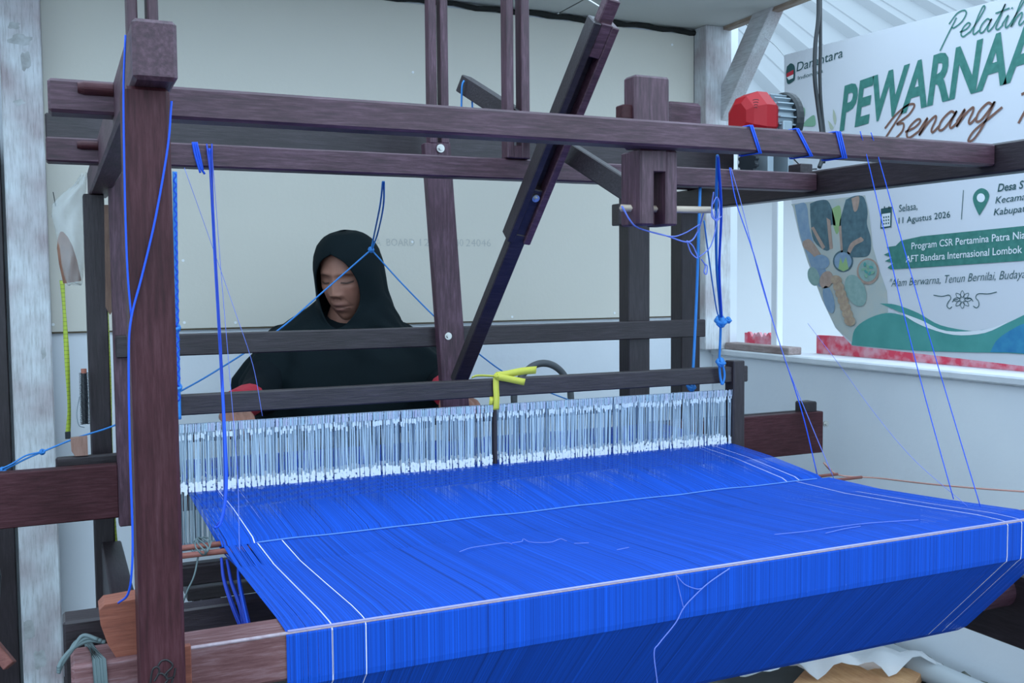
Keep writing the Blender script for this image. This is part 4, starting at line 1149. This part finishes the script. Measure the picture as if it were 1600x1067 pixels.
# raised vent arcs on the cover
for k in range(4):
    pts = [at(1181 + (5.5 - 1.0 * k) * math.sin(a), 157.5 + k * 4.0 - 2.2 * math.cos(a), Y=2.2265) for a in (-1, -0.5, 0, 0.5, 1)]
    v, f = tube_geo(pts, 0.0012, 5); link('vent_slot', v, f, mat('dark_red', (0.10, 0.006, 0.008), 0.6), cov)
cyl('housing', (mx1 - 0.005, myc, mzc), (mx2, myc, mzc), 0.062, M_MGREY, mo, 32)
for k in range(22):
    a = 2 * math.pi * k / 22
    c0 = Vector((mx1, myc + 0.067 * math.cos(a), mzc + 0.067 * math.sin(a)))
    bar('fin', c0, c0 + Vector((mx2 - mx1 + 0.002, 0, 0)), 0.004, 0.014, M_MGREY, mo, (0, math.cos(a), math.sin(a)), 0.0005)
rings = [(mx2 - 0.004, 0.076), (mx2 + 0.004, 0.081), (mx3 - 0.008, 0.081), (mx3, 0.070), (mx3 + 0.001, 0.02)]
v, f = tube_geo([(x, myc, mzc) for x, _ in rings], [r for _, r in rings], 32); link('end_cap', v, f, M_BLACK, mo)
box('terminal_box', (mx1 + 0.008, mx1 + 0.04), (2.222, 2.245), (mzc - 0.05, mzc - 0.012), M_MGREY, mo, 0.003)
box('base_plate', (XR1 + 0.0, mx3 + 0.04), (2.22, 2.38), (1.474, 1.486), M_MGREY, mo, 0.002)
box('foot', (mx1 - 0.03, mx1 - 0.01), (2.24, 2.36), (1.486, 1.57), M_MGREY, mo, 0.002)
box('foot', (mx2 - 0.02, mx2), (2.24, 2.36), (1.486, 1.575), M_MGREY, mo, 0.002)
# toothed sprocket below the cover
sx_ = mx0 + 0.01
bm = bmesh.new(); sv, sf = [], []
for xx in (sx_, sx_ + 0.012):
    for i in range(48):
        a = 2 * math.pi * i / 48; r = 0.040 if (i // 2) % 2 else 0.034
        sv.append((xx, 2.27 + r * math.cos(a), 1.528 + r * math.sin(a)))
for i in range(48): sf.append((i, (i + 1) % 48, 48 + (i + 1) % 48, 48 + i))
sf += [tuple(range(48))[::-1], tuple(range(48, 96))]
bm.free()
link('sprocket', sv, sf, M_BLACK, mo)
box('side_block', (XR0 + 0.003, XR1 - 0.003), (2.03, 2.08), (1.473, 1.497), WD['y'], loom, 0.002)
cb = cord('power_cable', 'black twin power cable hanging from the roof past the banner', 0.0055, M_BLACK, [(1277, -60, 2.10), (1279, 20, 2.10), (1274, 70, 2.10), (1273, 120, 2.10), (1278, 165, 2.10), (1284, 210, 2.09), (1285, 245, 2.08), (1280, 262, 2.075)], 'cable')
P = [at(*q, Y=2.105) for q in [(1282, -60), (1282, 30), (1282, 80), (1281, 120), (1283, 165), (1288, 215), (1287, 255)]]
v, f = tube_geo(cat_rom(P), 0.0045, 6); link('cable_strand', v, f, M_BLACK, cb, True)
o = cord('control_wire', 'thin black wire curving from the motor to the side beam', 0.0020, M_BLACK, [(1238, 246, 2.3), (1250, 258, 2.25), (1262, 264, 2.15), (1276, 264, 2.09)], 'wire')

# ================================================================== BANNER
BX = 2.345
ban = empty('event_banner', (BX, 2.0, 0.98), 'white printed cloth banner with green lettering hung across the window opening', 'banner')
M_BAN = mat('banner_cloth', (0.70, 0.72, 0.76), 0.6, noise=(2.5, 0.9, (0.64, 0.66, 0.71)))
def bp(px, py, lay=0): 
    q = at(px, py, X=BX); return (BX - 0.0006 * lay, q.y, q.z)
left = [(1225, 86), (1225.5, 140), (1226, 195), (1230, 270), (1238, 322), (1249, 370), (1262, 410), (1284, 468), (1305, 512), (1331, 540)]
rt = [(1700, -36), (1700, 20), (1700, 100), (1700, 190), (1700, 255), (1700, 320), (1700, 380), (1700, 460), (1700, 530), (1700, 584)]
NBX = 24
V, Fc = [], []
for i, (a, b) in enumerate(zip(left, rt)):
    pa, pb = Vector(bp(*a)), Vector(bp(*b))
    # stretch on to the camera side so the banner goes on past the frame
    pb = pa + (pb - pa) * 1.35
    for k in range(NBX + 1):
        t = k / NBX; q = pa + (pb - pa) * t
        V.append((q.x, q.y, q.z))
for i in range(len(left) - 1):
    for k in range(NBX): Fc.append((i * (NBX + 1) + k, i * (NBX + 1) + k + 1, (i + 1) * (NBX + 1) + k + 1, (i + 1) * (NBX + 1) + k))
o = link('cloth', V, Fc, M_BAN, ban); solid(o, 0.0012, 0.0)
# make thickness lie behind the print
for vtx in o.data.vertices: vtx.co.x += 0.0012
INK = {'green': mat('ink_green', (0.030, 0.165, 0.135), 0.6, noise=(60, 0.5, (0.06, 0.24, 0.20))), 'dark': mat('ink_dark_green', (0.02, 0.085, 0.09), 0.6), 'brown': mat('ink_brown', (0.20, 0.095, 0.065), 0.6),
       'white': mat('ink_white', (0.78, 0.82, 0.85), 0.6), 'teal': mat('ink_teal', (0.055, 0.28, 0.25), 0.6, noise=(14, 0.6, (0.09, 0.36, 0.33))), 'red': mat('ink_red', (0.50, 0.02, 0.04), 0.6),
       'blue': mat('ink_blue', (0.02, 0.17, 0.38), 0.6, noise=(30, 0.5, (0.05, 0.30, 0.48))), 'leaf': mat('ink_leaf', (0.22, 0.42, 0.28), 0.6), 'pale_leaf': mat('ink_pale_leaf', (0.45, 0.50, 0.38), 0.6),
       'sand': mat('ink_sand', (0.52, 0.52, 0.46), 0.6, noise=(25, 0.6, (0.42, 0.50, 0.50))), 'navy': mat('ink_navy', (0.05, 0.10, 0.13), 0.6, noise=(50, 0.5, (0.10, 0.19, 0.22))),
       'denim': mat('ink_denim', (0.17, 0.28, 0.42), 0.6, noise=(40, 0.6, (0.28, 0.38, 0.48))), 'tan': mat('ink_tan', (0.46, 0.33, 0.27), 0.6, noise=(60, 0.5, (0.36, 0.25, 0.20))), 'sage': mat('ink_sage', (0.20, 0.34, 0.31), 0.6, noise=(60, 0.6, (0.32, 0.45, 0.42))),
       'lime': mat('ink_lime', (0.30, 0.46, 0.20), 0.6), 'rope': mat('ink_rope', (0.52, 0.40, 0.28), 0.6, noise=(70, 0.5, (0.38, 0.26, 0.18)))}
def poly(name, pts, ink, lay, parent=None):
    return link(name, [bp(a, b, lay) for a, b in pts], [tuple(range(len(pts)))], INK[ink], parent or ban)
def smooth_poly(name, pts, ink, lay, parent=None):
    P = cat_rom([(a, b, 0) for a, b in pts] + [(pts[0][0], pts[0][1], 0)], 4)[:-1]
    return poly(name, [(p[0], p[1]) for p in P], ink, lay, parent)
def ell(name, cx, cy, rx, ry, ink, lay, rot=0, parent=None, n=24):
    c, s = math.cos(math.radians(rot)), math.sin(math.radians(rot))
    return poly(name, [(cx + rx * math.cos(a) * c - ry * math.sin(a) * s, cy + rx * math.cos(a) * s + ry * math.sin(a) * c) for a in [2 * math.pi * i / n for i in range(n)]], ink, lay, parent)
def strokes_geo(lines, w, lay):
    """flat pen strokes through pixel polylines"""
    g = []
    for ln in lines:
        P = [np.array(bp(p[0], p[1], lay)) for p in cat_rom([(a, b, 0) for a, b in ln], 5)] if len(ln) > 2 else [np.array(bp(a, b, lay)) for a, b in ln]
        wd = []
        for i in range(len(P)):
            t = P[min(i + 1, len(P) - 1)] - P[max(i - 1, 0)]; t = t / (np.linalg.norm(t) + 1e-9)
            wd.append(tuple(np.cross(np.array([1.0, 0, 0]), t)))
        g.append(ribbon_geo(P, w, wd))
    return merge(g)
_dg = None
def text(name, s, b0, b1, hpx, ink, lay, shear=0.0, bold=0.0, parent=None, fit=None):
    """baseline from pixel b0 to b1, capital height hpx pixels at b0"""
    cu = bpy.data.curves.new('t', 'FONT'); cu.body = s; cu.shear = shear; cu.offset = bold; cu.resolution_u = 3
    to = bpy.data.objects.new('t', cu); col.objects.link(to)
    dg = bpy.context.evaluated_depsgraph_get(); dg.update()
    me = bpy.data.meshes.new_from_object(to.evaluated_get(dg))
    co = np.zeros(len(me.vertices) * 3); me.vertices.foreach_get('co', co); co = co.reshape(-1, 3)
    fs = [tuple(p.vertices) for p in me.polygons]
    bpy.data.objects.remove(to); bpy.data.curves.remove(cu); bpy.data.meshes.remove(me)
    x0, x1 = co[:, 0].min(), co[:, 0].max()
    A, B, T = Vector(bp(*b0, lay)), Vector(bp(*b1, lay)), Vector(bp(b0[0], b0[1] - hpx, lay))
    ex = (B - A) / (x1 - x0); ey = Vector((0, 0, (T - A).z / 0.70))
    return link(name, [A + ex * (c[0] - x0) + ey * c[1] for c in co], fs, INK[ink], parent or ban)

text('headline', 'PEWARNAAN', (1312, 203), (1682, 96), 65, 'green', 2, 0.22, 0.03)
text('logo_name', 'Danantara', (1245, 112), (1317, 89), 14, 'dark', 2, 0.12, 0.0)
text('logo_country', 'Indonesia', (1247, 125), (1286, 113), 6, 'dark', 2)
lg = smooth_poly('logo_mark', [(1230, 104), (1236, 99), (1242, 104), (1242.5, 122), (1240, 127), (1231, 131), (1228.5, 116)], 'dark', 2)
poly('logo_red', [(1229.5, 115), (1240.5, 109), (1240.5, 116), (1230, 121)], 'red', 3, lg)
poly('logo_white', [(1230, 121), (1240.5, 116), (1240, 122), (1233, 125)], 'white', 3, lg)
text('date_line', 'Selasa,', (1405, 331), (1434, 327), 11, 'dark', 2)
text('date_line', '11 Agustus 2026', (1404.5, 349.5), (1485, 339.5), 9.5, 'dark', 2, 0, 0.004)
text('place_line', 'Desa S', (1559, 299.5), (1600, 294), 12, 'dark', 2, 0.2, 0.015)
text('place_line', 'Kecama', (1555.5, 318), (1603, 312), 10.5, 'dark', 2, 0.2, 0.004)
text('place_line', 'Kabupat', (1553, 336.5), (1603, 330.5), 10.5, 'dark', 2, 0.2, 0.004)
poly('divider', [(1505.3, 297), (1506.3, 297), (1503, 343), (1502, 343)], 'dark', 2)
# calendar icon
cal_ = poly('calendar_icon', [(1377, 326), (1394, 323), (1393, 355), (1376, 357.5)], 'dark', 2)
poly('calendar_page', [(1378.5, 334.5), (1392, 332.5), (1391.5, 353), (1378, 355)], 'white', 3, cal_)
for r in range(3):
    for k in range(3 if r == 1 else 3):
        x = 1381 + 3.6 * k; y = 338.5 + 5 * r - 0.5 * k
        poly('calendar_dot', [(x, y), (x + 1.9, y - .3), (x + 1.9, y + 2.2), (x, y + 2.5)], 'dark', 4, cal_)
for x in (1381.5, 1388.5): poly('calendar_ring', [(x, 322.5), (x + 1.8, 322.2), (x + 1.8, 326), (x, 326.3)], 'dark', 2, cal_)
pin = smooth_poly('pin_icon', [(1530.5, 337), (1523, 321), (1520.5, 309), (1525, 299), (1534, 294), (1543, 298), (1546, 307), (1541, 320)], 'green', 2)
ell('pin_hole', 1533.3, 309, 6.3, 7, 'white', 3, 0, pin)
bandp = [(1408, 376), (1440, 369), (1500, 363), (1560, 357), (1605, 352.5), (1700, 341), (1700, 397), (1605, 407), (1560, 410), (1500, 414), (1440, 418), (1392, 421), (1387, 418), (1396, 411), (1383, 408), (1394, 402), (1381, 398), (1390, 394), (1386, 386), (1400, 384)]
band = poly('brush_band', bandp, 'green', 2)
text('program_line', 'Program CSR Pertamina Patra Nia', (1425, 389.5), (1603, 372.5), 10.5, 'white', 4, 0, 0.008, band)
text('program_line', 'AFT Bandara Internasional Lombok', (1416, 410), (1598, 395), 10.5, 'white', 4, 0, 0.008, band)
# slogan in a slim slanted hand
text('slogan', '"Alam Berwarna, Tenun Bernilai, Budaya', (1391, 448), (1603, 434), 12, 'dark', 2, 0.3, -0.006)
# flourish
g = strokes_geo([[(1459, 461), (1472, 463), (1483, 461), (1486, 466), (1482, 472), (1480, 478), (1484, 482), (1488, 479)], [(1488, 472), (1492, 468), (1497, 468)], [(1511, 467), (1517, 466), (1521, 471)],
                 [(1558, 456), (1545, 459), (1529, 459), (1525, 465), (1529, 470), (1530, 477), (1526, 481), (1521, 478)]], 0.0012, 2)
link('flourish', *g, INK['dark'], ban)
for k in range(8):
    a = math.radians(45 * k); c, s = math.cos(a), math.sin(a)
    lines = [[(1504 + 3 * c, 468 + 3 * s), (1504 + 8 * c - 3 * s, 468 + 8 * s + 3 * c), (1504 + 14 * c, 468 + 14 * s), (1504 + 8 * c + 3 * s, 468 + 8 * s - 3 * c), (1504 + 3 * c, 468 + 3 * s)]]
    link('flower_petal', *strokes_geo(lines, 0.0009, 2), INK['dark'], ban)
# handwriting
GL = {'P': ([[(0.05, -0.75), (0.35, 0.3), (0.75, 1.6)], [(0.25, 1.2), (0.7, 1.9), (1.25, 2.05), (1.5, 1.75), (1.3, 1.2), (0.8, 0.85), (0.55, 0.9)]], 1.35),
      'e': ([[(0, .4), (.5, .55), (.72, .85), (.5, 1.0), (.2, .7), (.15, .25), (.4, 0), (.9, .3)]], .85), 'l': ([[(0, .2), (.55, 1.2), (.78, 1.9), (.6, 2.05), (.4, 1.4), (.28, .4), (.42, 0), (.8, .25)]], .72),
      'a': ([[(.8, .85), (.5, 1), (.15, .6), (.15, .1), (.45, .05), (.8, .7), (.88, .95), (.75, .3), (.9, 0), (1.2, .3)]], 1.1), 't': ([[(.1, .3), (.45, 1.2), (.65, 1.9), (.45, .8), (.35, .2), (.55, 0), (.9, .3)], [(.0, 1.3), (.5, 1.38), (1.1, 1.5)]], .8),
      'i': ([[(0, .3), (.35, .95), (.3, .3), (.45, 0), (.75, .3)], [(.48, 1.4), (.56, 1.5)]], .68), 'h': ([[(0, .2), (.55, 1.4), (.75, 1.95), (.5, 1.9), (.3, .8), (.15, 0), (.4, .6), (.75, .95), (.85, .7), (.75, .2), (.9, 0), (1.2, .3)]], 1.1),
      'n': ([[(0, .3), (.25, .95), (.2, .4), (.1, 0), (.4, .65), (.7, .95), (.8, .7), (.75, .2), (.9, 0), (1.15, .3)]], 1.05),
      'B': ([[(.1, -0.1), (.45, 0.9), (.75, 1.75)], [(.0, .9), (.4, 1.6), (.95, 2.0), (1.35, 1.9), (1.2, 1.4), (.65, 1.0), (1.05, .95), (1.15, .5), (.8, .1), (.35, .05)]], 1.35),
      'g': ([[(.8, .85), (.5, 1), (.15, .6), (.15, .1), (.45, .05), (.8, .7), (.9, .95), (.7, -.3), (.4, -1.0), (.1, -1.0), (.25, -.5), (.9, .05), (1.5, .55)]], 1.3),
      'T': ([[(.0, 1.75), (.5, 1.9), (1.6, 2.15)], [(.9, 2.0), (.55, 1), (.3, 0)]], 1.5)}
def script(name, s, p0, p1, xh, ink, w, shear=0.25):
    tot = sum(GL[c][1] for c in s); ux = (p1[0] - p0[0]) / tot; sl = (p1[1] - p0[1]) / tot
    x = 0.0; root = None
    for ch in s:
        lines = [[(p0[0] + (x + a) * ux + shear * b * xh, p0[1] + (x + a) * sl - b * xh) for a, b in ln] for ln in GL[ch][0]]
        v, f = strokes_geo(lines, w, 2 + 0.3 * s.index(ch) + 0.1 * (x % 1))
        link('script_letter', v, f, INK[ink], ban)
        x += GL[ch][1]
script('Pelatihan', 'Pelatihan', (1472, 64), (1640, 30), 21, 'green', 0.0022)
script('Benang', 'Benang', (1374, 226), (1556, 184), 28, 'brown', 0.0034, 0.35)
script('T', 'T', (1582, 195), (1630, 183), 27, 'brown', 0.0036, 0.3)
# leaves, printed picture and waves
smooth_poly('printed_leaf', [(1250, 196), (1251, 175), (1254, 168), (1258, 170), (1258, 180), (1254, 192)], 'leaf', 2)
smooth_poly('printed_leaf', [(1253, 197), (1261, 187), (1271, 180), (1274, 184), (1273, 197)], 'leaf', 2)
smooth_poly('printed_leaf', [(1302, 170), (1305, 176), (1307, 186), (1305, 195), (1302, 184)], 'pale_leaf', 2)
smooth_poly('printed_leaf', [(1294, 188), (1299, 193), (1303, 200), (1298, 202)], 'pale_leaf', 2)
pic = poly('printed_picture', [(1236.5, 319), (1300, 311), (1352, 305), (1358, 330), (1364, 385), (1374, 420), (1386, 455), (1388, 488), (1360, 500), (1331, 535), (1306, 512), (1285, 468), (1263, 410), (1250, 370), (1240, 325)], 'sand', 1)
smooth_poly('printed_figure', [(1242, 320), (1260, 319), (1266, 360), (1280, 400), (1293, 430), (1280, 448), (1264, 405), (1251, 368)], 'denim', 2, pic)
smooth_poly('printed_figure', [(1266, 318), (1280, 313), (1294, 314), (1302, 332), (1306, 352), (1299, 352), (1300, 380), (1292, 392), (1272, 376), (1267, 345)], 'navy', 2, pic)
smooth_poly('printed_figure', [(1322, 312), (1336, 306), (1350, 308), (1356, 330), (1355, 350), (1361, 372), (1360, 395), (1348, 402), (1318, 398), (1314, 372), (1312, 350), (1317, 330)], 'navy', 2, pic)
poly('printed_arm', [(1292, 340), (1298, 344), (1302, 388), (1297, 390)], 'tan', 3, pic)
poly('printed_arm', [(1268, 356), (1272, 354), (1290, 386), (1286, 390)], 'tan', 3, pic)
poly('printed_arm', [(1311, 354), (1315, 352), (1318, 398), (1315, 400)], 'tan', 3, pic)
smooth_poly('printed_arm', [(1346, 370), (1350, 376), (1336, 384), (1328, 398), (1324, 396), (1330, 380)], 'tan', 3, pic)
smooth_poly('printed_arm', [(1331, 310), (1343, 307), (1341, 326), (1335, 330)], 'tan', 3, pic)
smooth_poly('printed_arm', [(1255, 377), (1266, 374), (1280, 392), (1290, 412), (1284, 416), (1270, 398), (1256, 386)], 'tan', 3, pic)
smooth_poly('printed_foliage', [(1300, 326), (1313, 322), (1314, 350), (1308, 366), (1302, 350)], 'lime', 2, pic)
ell('printed_tub', 1318, 408, 16, 17, 'navy', 3, 0, pic); ell('printed_tub_rim', 1318, 408, 13.5, 14, 'denim', 4, 0, pic)
poly('printed_leaves', [(1311, 420), (1314, 402), (1318, 412), (1323, 401), (1327, 420), (1319, 424)], 'lime', 5, pic)
ell('printed_tub', 1284, 409, 13, 11, 'denim', 4, 15, pic)
ell('printed_basket', 1357, 424, 17.5, 20.5, 'tan', 4, 0, pic); ell('printed_basket_fill', 1357, 423, 14.5, 17, 'sage', 5, 0, pic)
for k in range(9):
    a = k * 2.4; r = 3.2 * math.sqrt(k)
    ell('printed_leaves', 1357 + r * math.cos(a), 422 + r * 1.2 * math.sin(a), 3.6, 1.9, 'teal' if k % 2 else 'leaf', 6 + 0.4 * k, k * 40, pic, 10)
ell('printed_yarn', 1292, 437, 10, 14, 'tan', 5, 20, pic); ell('printed_yarn', 1272, 432, 9, 15, 'sage', 4, -15, pic)
ell('printed_yarn', 1296, 468, 8, 22, 'denim', 5, -14, pic)
ell('printed_yarn', 1338, 454, 15, 26, 'sage', 5, -22, pic)
for k in range(7):
    ell('printed_yarn_twist', 1308 + 3.6 * k, 438 + 10.5 * k, 9, 8, 'rope', 6 + k * 0.5, 30, pic, 12)
    link('printed_twist_line', *strokes_geo([[(1302 + 3.6 * k, 442 + 10.5 * k), (1309 + 3.6 * k, 443 + 10.5 * k), (1315 + 3.6 * k, 436 + 10.5 * k)]], 0.0010, 10 + k * 0.5), INK['tan'], pic)
wave = smooth_poly('printed_wave', [(1331, 539), (1336, 515), (1355, 499), (1385, 489), (1415, 494), (1450, 512), (1500, 522), (1545, 517), (1580, 502), (1610, 488), (1700, 450), (1700, 567), (1600, 553), (1500, 550), (1420, 547)], 'teal', 3)
smooth_poly('printed_wave', [(1375, 474), (1400, 476), (1435, 489), (1470, 508), (1520, 517), (1545, 512), (1500, 524), (1450, 514), (1415, 492)], 'teal', 2)
smooth_poly('printed_wave_white', [(1405, 487), (1440, 500), (1480, 517), (1540, 515), (1575, 503), (1540, 520), (1490, 523), (1440, 508)], 'white', 4, wave)
smooth_poly('printed_wave_blue', [(1548, 550), (1560, 530), (1585, 513), (1610, 502), (1700, 470), (1700, 566), (1600, 552)], 'blue', 4, wave)
# tie cord at the banner corner
o = cord('banner_tie', 'thin white tie cord from the roof timber to the banner corner', 0.0016, mat('white_cord', (0.7, 0.72, 0.75), 0.7), [(1225, 87, 2.81), (1212, 72, 2.9), (1195, 58, 3.0), (1165, 38, 3.08)], 'cord')

# ================================================================== SILL THINGS, FLOOR THINGS
a, b = at(1108, 545, X=RW + 0.03), at(1238, 552, X=RW + 0.03)
o = box('sill_board', (RW - 0.01, RW + 0.05), (2.84, 3.215), (0.93, 0.957), wood('weathered_board', 'y', (0.25, 0.21, 0.19), (0.38, 0.32, 0.30), (0.5, 0.43, 0.40), rough=0.8), None, 0.003)
tag(o, 'weathered brown board lying on the window sill next to the corner post', 'board')
M_SIGN = mat('red_board_paint', (0.70, 0.045, 0.09), 0.6, noise=(25, 0.25, (0.74, 0.35, 0.40)))
def redstrip(label, y0, y1, h):
    V, Fc = [], []
    n = 24
    for i in range(n + 1):
        Y = y0 + (y1 - y0) * i / n
        t = h * (1 - 0.35 * abs(math.sin(i * 0.8)) * abs(math.cos(i * 0.37)))
        V += [(RW + 0.135, Y, 0.9305), (RW + 0.135, Y, 0.93 + t), (RW + 0.147, Y, 0.93 + t), (RW + 0.147, Y, 0.9305)]
    for i in range(n):
        for s in range(4): Fc.append((i * 4 + s, i * 4 + (s + 1) % 4, i * 4 + 4 + (s + 1) % 4, i * 4 + 4 + s))
    Fc += [(0, 1, 2, 3), (n * 4 + 3, n * 4 + 2, n * 4 + 1, n * 4)]
    o = link('red_strip', V, Fc, M_SIGN, None, False, origin=(RW + 0.14, (y0 + y1) / 2, 0.93))
    tag(o, label, 'strip')
redstrip('short torn red strip standing on the sill beside the corner post', 3.10, 3.28, 0.065)
redstrip('long torn red strip standing on the sill behind the banner foot', 1.2, 2.86, 0.075)

# floor: plank, plastic sheet, drain pipe
o = bar('floor_plank', at(1360, 1040, Z=0.02), at(1285, 1140, Z=0.02), 0.30, 0.03, wood('orange_plank', 'y', (0.50, 0.26, 0.11), (0.64, 0.36, 0.17), (0.72, 0.45, 0.25), rough=0.6), None, (0, 0, 1))
tag(o, 'orange-brown wooden plank lying on the floor by the half wall', 'plank')
V, Fc = [], []
c0 = at(1300, 1040, Z=0.0)
N = 26
for i in range(N):
    for k in range(N):
        u, w_ = i / (N - 1) - 0.5, k / (N - 1) - 0.5
        h = 0.045 + 0.05 * abs(math.sin(u * 9 + w_ * 4)) * (0.6 + 0.4 * math.sin(w_ * 13 + 1)) + 0.015 * math.sin(u * 31) * math.sin(w_ * 27)
        V.append((c0.x - 0.08 + u * 0.56 + 0.05 * w_, c0.y + 0.18 + w_ * 0.70 - 0.2 * u, max(0.002, h)))
for i in range(N - 1):
    for k in range(N - 1): Fc.append((i * N + k, (i + 1) * N + k, (i + 1) * N + k + 1, i * N + k + 1))
M_SHEET = bpy.data.materials.new('milky_plastic'); M_SHEET.use_nodes = True
_b = M_SHEET.node_tree.nodes['Principled BSDF']; _b.inputs['Base Color'].default_value = (0.75, 0.76, 0.78, 1); _b.inputs['Roughness'].default_value = 0.3; _b.inputs['Alpha'].default_value = 0.75
o = link('plastic_sheet', V, Fc, M_SHEET, None, True, origin=(c0.x, c0.y, 0.0))
tag(o, 'crumpled milky plastic sheet lying on the floor under the warp', 'plastic sheet')
y0_, y1_ = 1.9, 2.42
v, f = cyl_geo((RW - 0.075, y0_, 0.036), (RW - 0.075, y1_, 0.036), 0.034, None, 20)
o = link('drain_pipe', v, f, mat('grey_pipe', (0.38, 0.41, 0.43), 0.5), None, True, origin=(RW - 0.075, y1_, 0.0))
tag(o, 'grey plastic pipe lying on the floor along the half wall', 'pipe')
# clutter at the far left edge
o = tube('black_hose', [(-0.215 + 0.05 * math.cos(a), 3.0, 0.42 + 0.06 * math.sin(a)) for a in [i * 2 * math.pi / 14 for i in range(15)]] + [(-0.17, 3.0, 0.36), (-0.2, 3.02, 0.0)], 0.009, M_BLACK, None, 8, origin=(-0.2, 3.02, 0.0))
tag(o, 'black hose coil beside the foot of the white-washed post', 'hose')
o = bar('red_stick', at(-30, 985, Y=2.9), at(16, 1040, Y=2.85), 0.03, 0.03, M_LEASE, None)
tag(o, 'reddish wooden stick leaning beside the foot of the white-washed post', 'stick')
# stencilled maker's line on the cement board
INK['stencil'] = mat('stencil_grey', (0.40, 0.39, 0.36), 0.85, noise=(220, 0.5, (0.60, 0.60, 0.56)))
def board_text(s, b0, b1, hpx):
    cu = bpy.data.curves.new('t', 'FONT'); cu.body = s; cu.resolution_u = 2
    to = bpy.data.objects.new('t', cu); col.objects.link(to)
    dg = bpy.context.evaluated_depsgraph_get(); dg.update()
    me = bpy.data.meshes.new_from_object(to.evaluated_get(dg))
    co = np.zeros(len(me.vertices) * 3); me.vertices.foreach_get('co', co); co = co.reshape(-1, 3)
    fs = [tuple(p.vertices) for p in me.polygons]
    bpy.data.objects.remove(to); bpy.data.curves.remove(cu); bpy.data.meshes.remove(me)
    Y = BACK - 0.0008
    A, B, T = at(*b0, Y=Y), at(*b1, Y=Y), at(b0[0], b0[1] - hpx, Y=Y)
    x0, x1 = co[:, 0].min(), co[:, 0].max()
    ex = (B - A) / (x1 - x0); ey = Vector((0, 0, (T - A).z / 0.70))
    return link('stencil', [A + ex * (c[0] - x0) + ey * c[1] for c in co], fs, INK['stencil'], board)
for (t_, a_, b_) in (('A', (587, 384), (595, 384)), ('BOARD', (604, 384), (648, 384.3)), ('12', (656, 384.3), (671, 384.4)), ('40', (711, 384.6), (724, 384.7)), ('24046', (728, 384.8), (767, 385))):
    board_text(t_, a_, b_, 11.5)
